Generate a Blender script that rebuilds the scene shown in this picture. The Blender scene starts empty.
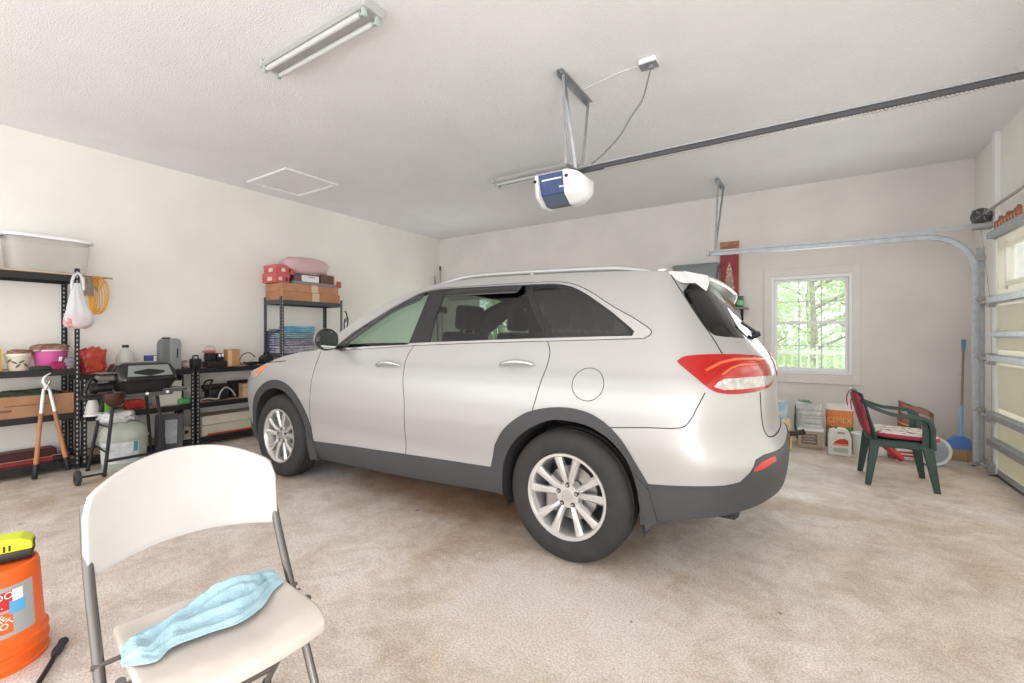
import bpy, bmesh, math, random
from mathutils import Vector, Matrix, geometry, noise
random.seed(7)
SC = bpy.context.scene
COL = SC.collection
PI = math.pi

# ---------------------------------------------------------------- camera
CAM_H = 1.235
cam_data = bpy.data.cameras.new('camera')
cam = bpy.data.objects.new('camera', cam_data)
COL.objects.link(cam)
cam.location = (0, 0, CAM_H)
cam.rotation_euler = (PI/2, 0, math.radians(32.84))
cam_data.sensor_width = 36.0
cam_data.lens = 453.1/1024*36.0
cam_data.shift_y = -5.6/1024
cam_data.clip_start = 0.05
SC.camera = cam

# ---------------------------------------------------------------- colour management
SC.view_settings.view_transform = 'Standard'
SC.view_settings.look = 'None'
SC.view_settings.exposure = -0.52
SC.view_settings.gamma = 1.0
SC.view_settings.use_curve_mapping = False

# ---------------------------------------------------------------- sky
world = bpy.data.worlds.new('sky')
SC.world = world
world.use_nodes = True
_bg = world.node_tree.nodes['Background']
_bg.inputs['Color'].default_value = (0.97, 0.985, 1.0, 1)
_bg.inputs['Strength'].default_value = 3.2

# ---------------------------------------------------------------- daylight through the openings, plus added fill lamps
def area_light(name, loc, rot, sx, sy, power, color=(1, 1, 1)):
    d = bpy.data.lights.new(name, 'AREA')
    d.shape = 'RECTANGLE'; d.size = sx; d.size_y = sy
    d.energy = power; d.color = color
    o = bpy.data.objects.new(name, d)
    COL.objects.link(o)
    o.location = loc; o.rotation_euler = rot
    return o
# the open bay doorway to the right of and behind the camera
area_light('doorway_daylight', (1.50, -1.1, 1.10), (0, PI/2, 0), 2.1, 2.0, 150, (1.0, 0.98, 0.95))
area_light('open_front_fill', (-2.4, -2.6, 1.5), (PI/2, 0, 0), 6.5, 2.6, 75, (1.0, 0.99, 0.975))  # added fill lamp at the side left open behind the camera
area_light('window_daylight', (0.06, 6.70, 1.40), (-PI/2, 0, 0), 0.8, 1.15, 14, (0.97, 1.0, 0.97))
area_light('window_daylight', (-4.81, 6.70, 1.40), (-PI/2, 0, 0), 0.8, 1.15, 18, (0.97, 1.0, 0.97))
area_light('garage_door_fill', (1.34, 3.2, 1.15), (0, PI/2, 0), 2.0, 4.8, 46, (1, .99, .96))  # added fill lamp before the closed door, on top of its translucent glow

# ---------------------------------------------------------------- helpers
XL, XR, YB, HC = -6.11, 1.54, 6.80, 3.15
YF = -2.6

def link(o, parent=None):
    COL.objects.link(o)
    if parent is not None: o.parent = parent
    return o

def tag(o, label=None, cat=None, group=None, kind=None):
    if label: o['label'] = label
    if cat: o['category'] = cat
    if group: o['group'] = group
    if kind: o['kind'] = kind
    return o

def thing(name, label, cat, loc=(0, 0, 0), rotz=0.0, group=None):
    o = bpy.data.objects.new(name, None)
    o.empty_display_size = 0.1
    link(o)
    o.location = loc; o.rotation_euler = (0, 0, rotz)
    return tag(o, label, cat, group)

class MB:
    """collects shapes into one mesh"""
    def __init__(self):
        self.bm = bmesh.new()
    def box(self, c, s, rot=None, bev=0.0, seg=1):
        r = bmesh.ops.create_cube(self.bm, size=1.0)
        vs = r['verts']
        for v in vs: v.co = Vector((v.co.x*s[0], v.co.y*s[1], v.co.z*s[2]))
        if bev > 0:
            es = list({e for v in vs for e in v.link_edges})
            rr = bmesh.ops.bevel(self.bm, geom=es, offset=bev, segments=seg, affect='EDGES', profile=0.6)
            vs = list({v for f in rr['faces'] for v in f.verts} | {v for v in vs if v.is_valid})
        m = Matrix.Translation(c)
        if rot is not None:
            m = m @ (rot.to_4x4() if not isinstance(rot, tuple) else
                     (Matrix.Rotation(rot[2], 4, 'Z') @ Matrix.Rotation(rot[1], 4, 'Y') @ Matrix.Rotation(rot[0], 4, 'X')))
        for v in vs: v.co = m @ v.co
        return vs
    def bar(self, p0, p1, w, h, up=(0, 0, 1), bev=0.0):
        p0, p1 = Vector(p0), Vector(p1)
        d = p1-p0; L = d.length; d = d/L
        u = Vector(up)
        if abs(d.dot(u)) > .98: u = Vector((1, 0, 0))
        x = d.cross(u).normalized(); z = x.cross(d).normalized()
        rot = Matrix((x, d, z)).transposed()
        return self.box((p0+p1)/2, (w, L, h), rot, bev)
    def cyl(self, p0, p1, r0, r1=None, seg=16, caps=True):
        if r1 is None: r1 = r0
        p0, p1 = Vector(p0), Vector(p1)
        d = p1-p0; L = d.length
        if L < 1e-6: return []
        r = bmesh.ops.create_cone(self.bm, cap_ends=caps, segments=seg, radius1=r0, radius2=r1, depth=L)
        q = Vector((0, 0, 1)).rotation_difference(d.normalized())
        m = Matrix.Translation((p0+p1)/2) @ q.to_matrix().to_4x4()
        for v in r['verts']: v.co = m @ v.co
        return r['verts']
    def tube(self, pts, r, seg=8, caps=True, closed=False):
        pts = [Vector(p) for p in pts]
        n = len(pts)
        rs = r if isinstance(r, (list, tuple)) else [r]*n
        rings = []
        prev = None
        for i, p in enumerate(pts):
            if closed: t = pts[(i+1) % n]-pts[i-1]
            else: t = pts[min(i+1, n-1)]-pts[max(i-1, 0)]
            if t.length < 1e-9: t = Vector((0, 0, 1))
            t.normalize()
            if prev is None:
                u = Vector((0, 0, 1)) if abs(t.z) < .9 else Vector((1, 0, 0))
                x = t.cross(u).normalized()
            else:
                x = prev-t*prev.dot(t)
                x = x.normalized() if x.length > 1e-6 else t.cross(Vector((0, 0, 1))).normalized()
            prev = x
            y = t.cross(x)
            rings.append([self.bm.verts.new(p+(x*math.cos(2*PI*k/seg)+y*math.sin(2*PI*k/seg))*rs[i]) for k in range(seg)])
        m = n if closed else n-1
        for i in range(m):
            a, b = rings[i], rings[(i+1) % n]
            for k in range(seg):
                self.bm.faces.new((a[k], a[(k+1) % seg], b[(k+1) % seg], b[k]))
        if caps and not closed:
            self.bm.faces.new(rings[0][::-1]); self.bm.faces.new(rings[-1])
        return rings
    def lathe(self, prof, seg=32, c=(0, 0, 0), axis='Z', sx=1.0, sy=1.0):
        """prof: list of (radius, height)"""
        rings = []
        for r, z in prof:
            ring = []
            for k in range(seg):
                a = 2*PI*k/seg
                x, y = r*math.cos(a)*sx, r*math.sin(a)*sy
                if axis == 'Z': p = (x, y, z)
                elif axis == 'Y': p = (x, z, y)
                else: p = (z, x, y)
                ring.append(self.bm.verts.new(Vector(p)+Vector(c)))
            rings.append(ring)
        for a, b in zip(rings, rings[1:]):
            for k in range(seg):
                self.bm.faces.new((a[k], a[(k+1) % seg], b[(k+1) % seg], b[k]))
        if prof[0][0] > 1e-5: self.bm.faces.new(rings[0][::-1])
        if prof[-1][0] > 1e-5: self.bm.faces.new(rings[-1])
        return rings
    def prism(self, poly, a, b, plane='XY'):
        """polygon extruded from a to b along the axis that is missing from plane"""
        def mk(p, t):
            if plane == 'XY': return (p[0], p[1], t)
            if plane == 'XZ': return (p[0], t, p[1])
            return (t, p[0], p[1])
        v0 = [self.bm.verts.new(mk(p, a)) for p in poly]
        v1 = [self.bm.verts.new(mk(p, b)) for p in poly]
        n = len(poly)
        for i in range(n):
            self.bm.faces.new((v0[i], v0[(i+1) % n], v1[(i+1) % n], v1[i]))
        self.bm.faces.new(v0[::-1]); self.bm.faces.new(v1)
        return v0+v1
    def ball(self, c, r, seg=16, rings=10, rot=None):
        rr = r if isinstance(r, (tuple, list)) else (r, r, r)
        q = bmesh.ops.create_uvsphere(self.bm, u_segments=seg, v_segments=rings, radius=1.0)
        m = Matrix.Translation(c)
        if rot is not None: m = m @ Matrix.Rotation(rot[2], 4, 'Z') @ Matrix.Rotation(rot[1], 4, 'Y') @ Matrix.Rotation(rot[0], 4, 'X')
        for v in q['verts']: v.co = m @ Vector((v.co.x*rr[0], v.co.y*rr[1], v.co.z*rr[2]))
        return q['verts']
    def grid(self, fn, nu, nv, closed_u=False):
        V = [[self.bm.verts.new(fn(i/nu if closed_u else i/(nu-1), j/(nv-1))) for j in range(nv)] for i in range(nu)]
        for i in range(nu if closed_u else nu-1):
            for j in range(nv-1):
                i2 = (i+1) % nu
                self.bm.faces.new((V[i][j], V[i2][j], V[i2][j+1], V[i][j+1]))
        return V
    def mesh(self, name):
        bmesh.ops.recalc_face_normals(self.bm, faces=self.bm.faces)
        me = bpy.data.meshes.new(name)
        self.bm.to_mesh(me); self.bm.free()
        return me
    def build(self, name, mat, parent=None, smooth=None, loc=None, rot=None):
        """smooth: None flat, else the angle (degrees) under which edges are smooth"""
        me = self.mesh(name)
        if mat is not None: me.materials.append(mat)
        o = bpy.data.objects.new(name, me)
        link(o, parent)
        if smooth is not None:
            me.polygons.foreach_set('use_smooth', [True]*len(me.polygons))
            if smooth < 180: me.set_sharp_from_angle(angle=math.radians(smooth))
        if loc is not None: o.location = loc
        if rot is not None: o.rotation_euler = rot
        return o

def solidify(o, t, offset=-1):
    m = o.modifiers.new('thickness', 'SOLIDIFY'); m.thickness = t; m.offset = offset
    return o
def subsurf(o, lv=1):
    m = o.modifiers.new('smooth', 'SUBSURF'); m.levels = lv; m.render_levels = lv
    return o
def copy_tree(o, parent=None):
    c = o.copy(); link(c, parent)
    for ch in list(o.children): copy_tree(ch, c)
    return c
def part(name, mat, parent, smooth=None):
    """context: with-less helper, returns an MB whose done() builds"""
    m = MB(); m.done = lambda: m.build(name, mat, parent, smooth)
    return m
def lettering(txt, size, mat, parent, loc, rot, extrude=0.0008, align='CENTER', name='lettering', sx=1.0):
    cu = bpy.data.curves.new(name, 'FONT')
    cu.body = txt; cu.size = size; cu.align_x = align; cu.align_y = 'CENTER'; cu.extrude = extrude
    cu.space_line = .85
    t = bpy.data.objects.new(name, cu); COL.objects.link(t)
    bpy.context.view_layer.update()
    dg = bpy.context.evaluated_depsgraph_get()
    me = bpy.data.meshes.new_from_object(t.evaluated_get(dg))
    bpy.data.objects.remove(t); bpy.data.curves.remove(cu)
    me.materials.clear(); me.materials.append(mat)
    for v in me.vertices: v.co.x *= sx
    o = bpy.data.objects.new(name, me); link(o, parent)
    o.location = loc; o.rotation_euler = rot
    return o

# ---------------------------------------------------------------- materials
def mat(name, col, rough=.5, metal=0.0, var=0.0, scale=8.0, bump=0.0, bscale=60.0, col2=None, coat=0.0, detail=4.0, stretch=None, spec=None):
    m = bpy.data.materials.new(name); m.use_nodes = True
    nt = m.node_tree; b = nt.nodes['Principled BSDF']
    b.inputs['Base Color'].default_value = (*col, 1)
    b.inputs['Roughness'].default_value = rough
    b.inputs['Metallic'].default_value = metal
    if spec is not None: b.inputs['Specular IOR Level'].default_value = spec
    if coat: b.inputs['Coat Weight'].default_value = coat; b.inputs['Coat Roughness'].default_value = .08
    if var or bump or col2:
        tc = nt.nodes.new('ShaderNodeTexCoord')
        src = tc.outputs['Object']
        if stretch:
            mp = nt.nodes.new('ShaderNodeMapping'); mp.inputs['Scale'].default_value = stretch
            nt.links.new(src, mp.inputs['Vector']); src = mp.outputs['Vector']
        if var or col2:
            n = nt.nodes.new('ShaderNodeTexNoise'); n.inputs['Scale'].default_value = scale; n.inputs['Detail'].default_value = detail
            nt.links.new(src, n.inputs['Vector'])
            r = nt.nodes.new('ShaderNodeValToRGB')
            c2 = col2 if col2 else tuple(max(0, min(1, c*(1-var))) for c in col)
            c1 = col if col2 else tuple(max(0, min(1, c*(1+var*.5))) for c in col)
            r.color_ramp.elements[0].position = .35; r.color_ramp.elements[0].color = (*c2, 1)
            r.color_ramp.elements[1].position = .65; r.color_ramp.elements[1].color = (*c1, 1)
            nt.links.new(n.outputs['Fac'], r.inputs['Fac']); nt.links.new(r.outputs['Color'], b.inputs['Base Color'])
        if bump:
            n2 = nt.nodes.new('ShaderNodeTexNoise'); n2.inputs['Scale'].default_value = bscale; n2.inputs['Detail'].default_value = 3
            nt.links.new(src, n2.inputs['Vector'])
            bp = nt.nodes.new('ShaderNodeBump'); bp.inputs['Strength'].default_value = bump; bp.inputs['Distance'].default_value = .01
            nt.links.new(n2.outputs['Fac'], bp.inputs['Height']); nt.links.new(bp.outputs['Normal'], b.inputs['Normal'])
    return m

def glass_mat(name, tint, gloss=.08, rough=.02):
    m = bpy.data.materials.new(name); m.use_nodes = True
    nt = m.node_tree
    for n in list(nt.nodes): nt.nodes.remove(n)
    out = nt.nodes.new('ShaderNodeOutputMaterial')
    tr = nt.nodes.new('ShaderNodeBsdfTransparent'); tr.inputs['Color'].default_value = (*tint, 1)
    gl = nt.nodes.new('ShaderNodeBsdfGlossy'); gl.inputs['Roughness'].default_value = rough
    fr = nt.nodes.new('ShaderNodeLayerWeight'); fr.inputs['Blend'].default_value = .5
    pw = nt.nodes.new('ShaderNodeMath'); pw.operation = 'POWER'; pw.inputs[1].default_value = 5.0
    mul = nt.nodes.new('ShaderNodeMath'); mul.operation = 'MULTIPLY_ADD'; mul.inputs[1].default_value = .9; mul.inputs[2].default_value = gloss
    mx = nt.nodes.new('ShaderNodeMixShader')
    nt.links.new(fr.outputs['Facing'], pw.inputs[0]); nt.links.new(pw.outputs[0], mul.inputs[0]); nt.links.new(mul.outputs[0], mx.inputs['Fac'])
    nt.links.new(tr.outputs[0], mx.inputs[1]); nt.links.new(gl.outputs[0], mx.inputs[2])
    nt.links.new(mx.outputs[0], out.inputs['Surface'])
    return m

def sheer_mat(name, col, fac, rough=.3):
    """a milky film: part see-through, part diffuse"""
    m = mat(name, col, rough)
    nt = m.node_tree; b = nt.nodes['Principled BSDF']; out = nt.nodes['Material Output']
    tr = nt.nodes.new('ShaderNodeBsdfTransparent'); mx = nt.nodes.new('ShaderNodeMixShader')
    mx.inputs['Fac'].default_value = fac
    nt.links.new(tr.outputs[0], mx.inputs[1]); nt.links.new(b.outputs[0], mx.inputs[2]); nt.links.new(mx.outputs[0], out.inputs['Surface'])
    return m

WHITE = mat('white_paint', (.86, .86, .85), .45)
BLACK = mat('black_plastic', (.010, .010, .011), .5)
BLACK_METAL = mat('black_metal', (.009, .009, .010), .45)
DARK_HOLE = mat('dark_hole', (.30, .29, .27), .8)
GALV = mat('galvanised_steel', (.44, .46, .48), .42, .75, var=.12, scale=22)
STEEL = mat('brushed_steel', (.42, .40, .38), .32, .8)
CHROME = mat('chrome', (.80, .80, .80), .12, 1.0)
CARDBOARD = mat('cardboard', (.36, .19, .10), .8, var=.2, scale=6)
PARTICLE = mat('particle_board', (.60, .44, .29), .8, var=.25, scale=90)
WOOD = mat('handle_wood', (.40, .17, .065), .5, var=.35, scale=14, stretch=(1, 1, .15))
RED = mat('red_plastic', (.55, .03, .03), .4)
REDBOX = mat('red_cardboard', (.60, .09, .09), .6, var=.15)
BLUE = mat('blue_plastic', (.08, .23, .62), .4)
GREEN = mat('green_plastic', (.08, .35, .10), .4)
YELLOW = mat('yellow_plastic', (.85, .58, .03), .4)
BROWN = mat('brown_cloth', (.30, .17, .12), .9, var=.4, scale=20)
# ================================================================ THE ROOM
WALL = mat('wall_paint', (.86, .84, .79), .75, var=.05, scale=1.2, bump=.08, bscale=160)
WALLB = mat('wall_paint_back', (.80, .77, .74), .75, var=.06, scale=1.5, bump=.08, bscale=160)
CEIL = mat('ceiling_texture', (.86, .86, .87), .9, var=.03, scale=2.0, bump=.55, bscale=95)

def floor_material():
    m = bpy.data.materials.new('concrete_floor'); m.use_nodes = True
    nt = m.node_tree; b = nt.nodes['Principled BSDF']; L = nt.links
    tc = nt.nodes.new('ShaderNodeTexCoord')
    def ns(scale, det=5, rough=.6, dist=0.0):
        n = nt.nodes.new('ShaderNodeTexNoise'); n.inputs['Scale'].default_value = scale
        n.inputs['Detail'].default_value = det; n.inputs['Roughness'].default_value = rough; n.inputs['Distortion'].default_value = dist
        L.new(tc.outputs['Object'], n.inputs['Vector']); return n
    def ramp(src, stops):
        r = nt.nodes.new('ShaderNodeValToRGB')
        while len(r.color_ramp.elements) < len(stops): r.color_ramp.elements.new(.5)
        for e, (p, c) in zip(r.color_ramp.elements, stops): e.position = p; e.color = (*c, 1)
        L.new(src, r.inputs['Fac']); return r
    def mix(a, bb, fac, mode='MIX'):
        x = nt.nodes.new('ShaderNodeMix'); x.data_type = 'RGBA'; x.blend_type = mode
        if isinstance(fac, float): x.inputs['Factor'].default_value = fac
        else: L.new(fac, x.inputs['Factor'])
        L.new(a, x.inputs['A']); L.new(bb, x.inputs['B']); return x.outputs['Result']
    big = ramp(ns(.62, 7, .66, .7).outputs['Fac'], [(.34, (.56, .42, .31)), (.44, (.68, .57, .47)), (.52, (.76, .68, .61)), (.64, (.86, .80, .755))])
    med = ramp(ns(4.5, 8, .78, .5).outputs['Fac'], [(.36, (.66, .59, .53)), (.58, (1, 1, 1))])
    fine = ramp(ns(110, 5, .85).outputs['Fac'], [(.42, (.50, .44, .40)), (.54, (1, 1, 1))])
    pits = ramp(ns(16, 7, .85).outputs['Fac'], [(.31, (.36, .29, .24)), (.38, (1, 1, 1))])
    dirt = ramp(ns(1.3, 7, .75, 1.0).outputs['Fac'], [(.60, (1, 1, 1)), (.74, (.82, .66, .52))])
    c = mix(big.outputs[0], med.outputs[0], .75, 'MULTIPLY')
    # paler, irregular patch in the open part of the slab
    mp2 = nt.nodes.new('ShaderNodeMapping'); mp2.inputs['Location'].default_value = (.9*.62, -1.75*.85, 0); mp2.inputs['Scale'].default_value = (.62, .85, 1)
    L.new(tc.outputs['Object'], mp2.inputs['Vector'])
    ln2 = nt.nodes.new('ShaderNodeVectorMath'); ln2.operation = 'LENGTH'; L.new(mp2.outputs['Vector'], ln2.inputs[0])
    ad2 = nt.nodes.new('ShaderNodeMath'); ad2.operation = 'MULTIPLY_ADD'; ad2.inputs[1].default_value = 1.1; L.new(ns(2.2, 7, .75).outputs['Fac'], ad2.inputs[0]); L.new(ln2.outputs['Value'], ad2.inputs[2])
    pale = ramp(ad2.outputs[0], [(.80, (.72, .72, .72)), (1.22, (0, 0, 0))])
    pc_ = nt.nodes.new('ShaderNodeRGB'); pc_.outputs[0].default_value = (.80, .735, .70, 1)
    c = mix(c, pc_.outputs[0], pale.outputs[0])
    c = mix(c, fine.outputs[0], .75, 'MULTIPLY')
    fleck = ramp(ns(7.5, 3, .5).outputs['Fac'], [(.235, (.16, .10, .06)), (.255, (1, 1, 1))])
    c = mix(c, fleck.outputs[0], .9, 'MULTIPLY')
    c = mix(c, pits.outputs[0], .8, 'MULTIPLY')
    c = mix(c, dirt.outputs[0], .8, 'MULTIPLY')
    # browner tone in a ragged oval under the car
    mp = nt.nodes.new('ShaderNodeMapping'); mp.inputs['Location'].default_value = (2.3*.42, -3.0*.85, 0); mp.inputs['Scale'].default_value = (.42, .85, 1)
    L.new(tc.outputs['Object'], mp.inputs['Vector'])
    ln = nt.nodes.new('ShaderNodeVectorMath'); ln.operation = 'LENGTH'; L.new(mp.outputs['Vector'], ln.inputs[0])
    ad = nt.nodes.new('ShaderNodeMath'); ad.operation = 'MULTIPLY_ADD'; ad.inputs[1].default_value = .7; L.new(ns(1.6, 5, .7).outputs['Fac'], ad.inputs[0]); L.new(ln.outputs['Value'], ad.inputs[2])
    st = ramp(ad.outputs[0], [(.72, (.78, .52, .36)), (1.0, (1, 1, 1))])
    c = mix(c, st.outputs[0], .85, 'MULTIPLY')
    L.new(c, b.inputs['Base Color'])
    rr = ramp(ns(2.0, 5).outputs['Fac'], [(.35, (.42, .42, .42)), (.65, (.68, .68, .68))])
    L.new(rr.outputs[0], b.inputs['Roughness'])
    bp = nt.nodes.new('ShaderNodeBump'); bp.inputs['Strength'].default_value = .15; bp.inputs['Distance'].default_value = .004
    L.new(ns(70, 4, .7).outputs['Fac'], bp.inputs['Height']); L.new(bp.outputs['Normal'], b.inputs['Normal'])
    return m
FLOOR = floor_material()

def struct(name, mb, m, parent=None, smooth=None):
    o = mb.build(name, m, parent, smooth)
    if parent is None: o['kind'] = 'structure'
    return o

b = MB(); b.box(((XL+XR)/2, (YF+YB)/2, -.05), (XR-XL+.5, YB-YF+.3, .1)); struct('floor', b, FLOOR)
b = MB(); b.box(((XL+XR)/2, (YF+YB)/2, HC+.05), (XR-XL+.3, YB-YF+.3, .1)); struct('ceiling', b, CEIL)
b = MB(); b.box((XL-.07, (YF+YB)/2, HC/2), (.14, YB-YF+.3, HC)); struct('wall_left', b, WALL)

def wall_with_holes(b, x0, x1, holes, z0, z1, y0, y1):
    """wall along x with rectangular openings [(xa, xb, za, zb)] sorted by x"""
    x = x0
    for xa, xb, za, zb in holes:
        b.box(((x+xa)/2, (y0+y1)/2, (z0+z1)/2), (xa-x, y1-y0, z1-z0))
        if za > z0: b.box(((xa+xb)/2, (y0+y1)/2, (z0+za)/2), (xb-xa, y1-y0, za-z0))
        b.box(((xa+xb)/2, (y0+y1)/2, (zb+z1)/2), (xb-xa, y1-y0, z1-zb))
        x = xb
    b.box(((x+x1)/2, (y0+y1)/2, (z0+z1)/2), (x1-x, y1-y0, z1-z0))
WIN = [(-5.25, -4.38, .76, 2.00), (-.375, .495, .76, 2.00)]
b = MB(); wall_with_holes(b, XL-.14, XR+.14, WIN, 0, HC, YB, YB+.14); struct('wall_back', b, WALLB)

# right wall: the closed sectional door (y .60 to 5.76), its lintel, and the open bay behind the camera
DY0, DY1, DZ = .60, 5.70, 2.20
b = MB()
b.box((XR+.07, (DY1+YB)/2, HC/2), (.14, YB-DY1, HC))
b.box((XR+.07, (DY0+DY1)/2, (DZ-.04+HC)/2), (.14, DY1-DY0, HC-DZ+.04))
b.box((XR+.07, (.10+DY0)/2, HC/2), (.14, DY0-.10, HC))
b.box((XR+.07, (YF+.10)/2, (2.2+HC)/2), (.14, .10-YF, HC-2.2))
struct('wall_right', b, WALL)

# windows -------------------------------------------------------------
PANE = glass_mat('window_glass', (.95, .98, .96), .03)
VINYL = mat('white_vinyl', (.88, .88, .88), .35)
GRID = mat('grey_grille', (.55, .56, .56), .4)
def build_window(name, xa, xb, za, zb):
    r = bpy.data.objects.new(name, None); link(r); r.location = ((xa+xb)/2, YB, za); r['kind'] = 'structure'
    w, h = xb-xa, zb-za
    b = MB()
    for s in (-1, 1): b.box((s*(w/2+.028), -.008, h/2), (.085, .02, h+.20), bev=.004)
    for z in (h+.05, -.05): b.box((0, -.009, z), (w-.029, .018, .10), bev=.004)
    b.box((0, -.018, -.105), (w+.16, .03, .025), bev=.004)
    b.build('window_casing', WALLB, r)
    b = MB()
    for s in (-1, 1): b.box((s*(w/2-.022), .045, h/2), (.045, .11, h), bev=.004)
    for z in (h-.0225, .0225): b.box((0, .045, z), (w-.089, .106, .045), bev=.004)
    b.build('window_frame', VINYL, r)
    for k, (z0, z1, y) in enumerate(((h*.505, h-.04, .075), (.04, h*.53, .045))):
        b = MB(); t = .034
        for s in (-1, 1): b.box((s*(w/2-.045-t/2), y, (z0+z1)/2), (t, .028, z1-z0), bev=.003)
        b.box((0, y, z1-t/2), (w-.09-2*t, .026, t), bev=.003); b.box((0, y, z0+t/2), (w-.09-2*t, .026, t), bev=.003)
        sash = b.build('window_sash', VINYL, r)
        b = MB(); gw = w-.09-2*t
        for q in (-1/6, 1/6): b.box((gw*q, y+.006, (z0+z1)/2), (.012, .008, z1-z0-2*t))
        b.box((0, y+.006, (z0+z1)/2), (gw, .008, .010))
        b.build('grille', GRID, sash)
        b = MB(); b.box((0, y, (z0+z1)/2), (gw+.01, .004, z1-z0-2*t+.01)); b.build('window_pane', PANE, sash)
    b = MB()
    for q in (-.22, .22): b.box((w*q, .024, h*.535), (.05, .02, .014), bev=.003)
    b.build('sash_lock', VINYL, r)
    return r
build_window('window_1', *WIN[1])
build_window('window_2', *WIN[0])

# ceiling access hatch and the drywall joint
b = MB()
x0, x1, y0, y1 = -5.77, -4.97, 2.955, 3.61
for c, s in (((x0+x1)/2, y0), ((x0+x1)/2, y1)): b.box((c, s, HC-.010), (x1-x0+.05, .05, .022))
for c in (x0, x1): b.box((c, (y0+y1)/2, HC-.010), (.05, y1-y0-.05, .020))
o = struct('trim_1', b, WHITE)
b = MB(); b.box(((x0+x1)/2, (y0+y1)/2, HC-.004), (x1-x0, y1-y0, .012)); b.build('hatch_panel', CEIL, o)

# garage door ---------------------------------------------------------
DOORC = mat('door_panel_cream', (.80, .78, .68), .5, var=.05, scale=3)
def _translucent(m, fac, col):
    nt = m.node_tree; out = nt.nodes['Material Output']; b = nt.nodes['Principled BSDF']
    t = nt.nodes.new('ShaderNodeBsdfTranslucent'); t.inputs['Color'].default_value = (*col, 1)
    mx = nt.nodes.new('ShaderNodeMixShader'); mx.inputs['Fac'].default_value = fac
    nt.links.new(b.outputs[0], mx.inputs[1]); nt.links.new(t.outputs[0], mx.inputs[2]); nt.links.new(mx.outputs[0], out.inputs['Surface'])
_translucent(DOORC, .45, (.96, .94, .84))
FROST = glass_mat('door_window_glass', (.96, .97, .98), .04)
door = bpy.data.objects.new('door_1', None); link(door); door.location = (1.42, 0, 0); door['kind'] = 'structure'
secs = [(.02, .535), (.54, 1.045), (1.05, 1.56), (1.565, 2.15)]
PW = (DY1-DY0)/4
for i, (za, zb) in enumerate(secs):
    b = MB()
    if i < 3:
        b.box((.025, (DY0+DY1)/2, (za+zb)/2), (.045, DY1-DY0, zb-za), bev=.004)
        for k in range(4):
            yc = DY0+PW*(k+.5)
            b.box((.001, yc, (za+zb)/2), (.006, PW-.10, zb-za-.13), bev=.003)
    else:
        zo, zt = 1.66, 2.0
        b.box((.025, (DY0+DY1)/2, (za+zo)/2), (.045, DY1-DY0, zo-za)); b.box((.025, (DY0+DY1)/2, (zt+zb)/2), (.045, DY1-DY0, zb-zt))
        for k in range(5):
            yc = DY0+PW*k; hw = .27
            a, c = max(DY0, yc-hw), min(DY1, yc+hw)
            b.box((.025, (a+c)/2, (zo+zt)/2), (.045, c-a, zt-zo))
        b2 = MB(); b3 = MB()
        for k in range(4):
            ya, yb2 = DY0+PW*k+.27, DY0+PW*(k+1)-.27
            for s, yy in ((1, ya), (-1, yb2)): b2.box((.0, yy+s*.012, (zo+zt)/2), (.02, .035, zt-zo+.06))
            for s, zz in ((1, zo), (-1, zt)): b2.box((.0, (ya+yb2)/2, zz+s*.012), (.019, yb2-ya-.062, .035))
            b3.box((.025, (ya+yb2)/2, (zo+zt)/2), (.006, yb2-ya+.01, zt-zo+.01))
    p = b.build('door_section', DOORC, door)
    if i == 3:
        b2.build('window_surround', DOORC, p); b3.build('window_pane', FROST, p)
def strut(z, hgt=.05, dep=.05):
    b = MB()
    b.box((-.012, (DY0+DY1)/2, z), (.006, DY1-DY0-.06, hgt+.03))
    b.box((-dep/2-.01, (DY0+DY1)/2, z+hgt/2), (dep, DY1-DY0-.06, .004)); b.box((-dep/2-.01, (DY0+DY1)/2, z-hgt/2), (dep, DY1-DY0-.06, .004))
    b.box((-dep-.01, (DY0+DY1)/2, z), (.004, DY1-DY0-.06, hgt))
    b.build('door_strut', GALV, door)
for z, hh in ((2.12, .05), (1.55, .05), (1.25, .03), (1.04, .045), (.53, .045), (.30, .05)): strut(z, hh)
b = MB()
for yy in (DY1-.05, DY0+.05, (DY0+DY1)/2):
    b.box((-.006, yy, 1.08), (.012, .06, 2.1))
b.build('end_stile', WHITE, door)
for z in (.06, .52, 1.03, 1.54):
    b = MB()
    b.box((-.03, DY1-.02, z), (.05, .09, .10), bev=.006); b.cyl((-.05, DY1-.05, z), (-.05, DY1+.08, z), .012)
    b.cyl((-.05, DY1+.075, z), (-.05, DY1+.105, z), .023)
    b.build('roller_hinge', STEEL, door)
b = MB(); b.box((.02, (DY0+DY1)/2, .012), (.05, DY1-DY0, .024), bev=.006); b.build('bottom_seal', BLACK, door)
b = MB(); b.box((-.0, (DY0+DY1)/2, .05), (.012, DY1-DY0, .05)); b.build('bottom_retainer', GALV, door)

# trims of the door opening
b = MB(); b.box((1.51, DY1+.04, 1.1), (.06, .09, 2.2)); struct('trim_2', b, WHITE)
b = MB(); b.box((XR-.02, 6.06, 2.72), (.04, .07, .86)); struct('trim_3', b, WHITE)
# baseboard strip of the back wall
b = MB(); b.box(((XL+XR)/2, YB-.012, .07), (XR-XL, .012, .14)); struct('baseboard_back', b, WALLB)
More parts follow.
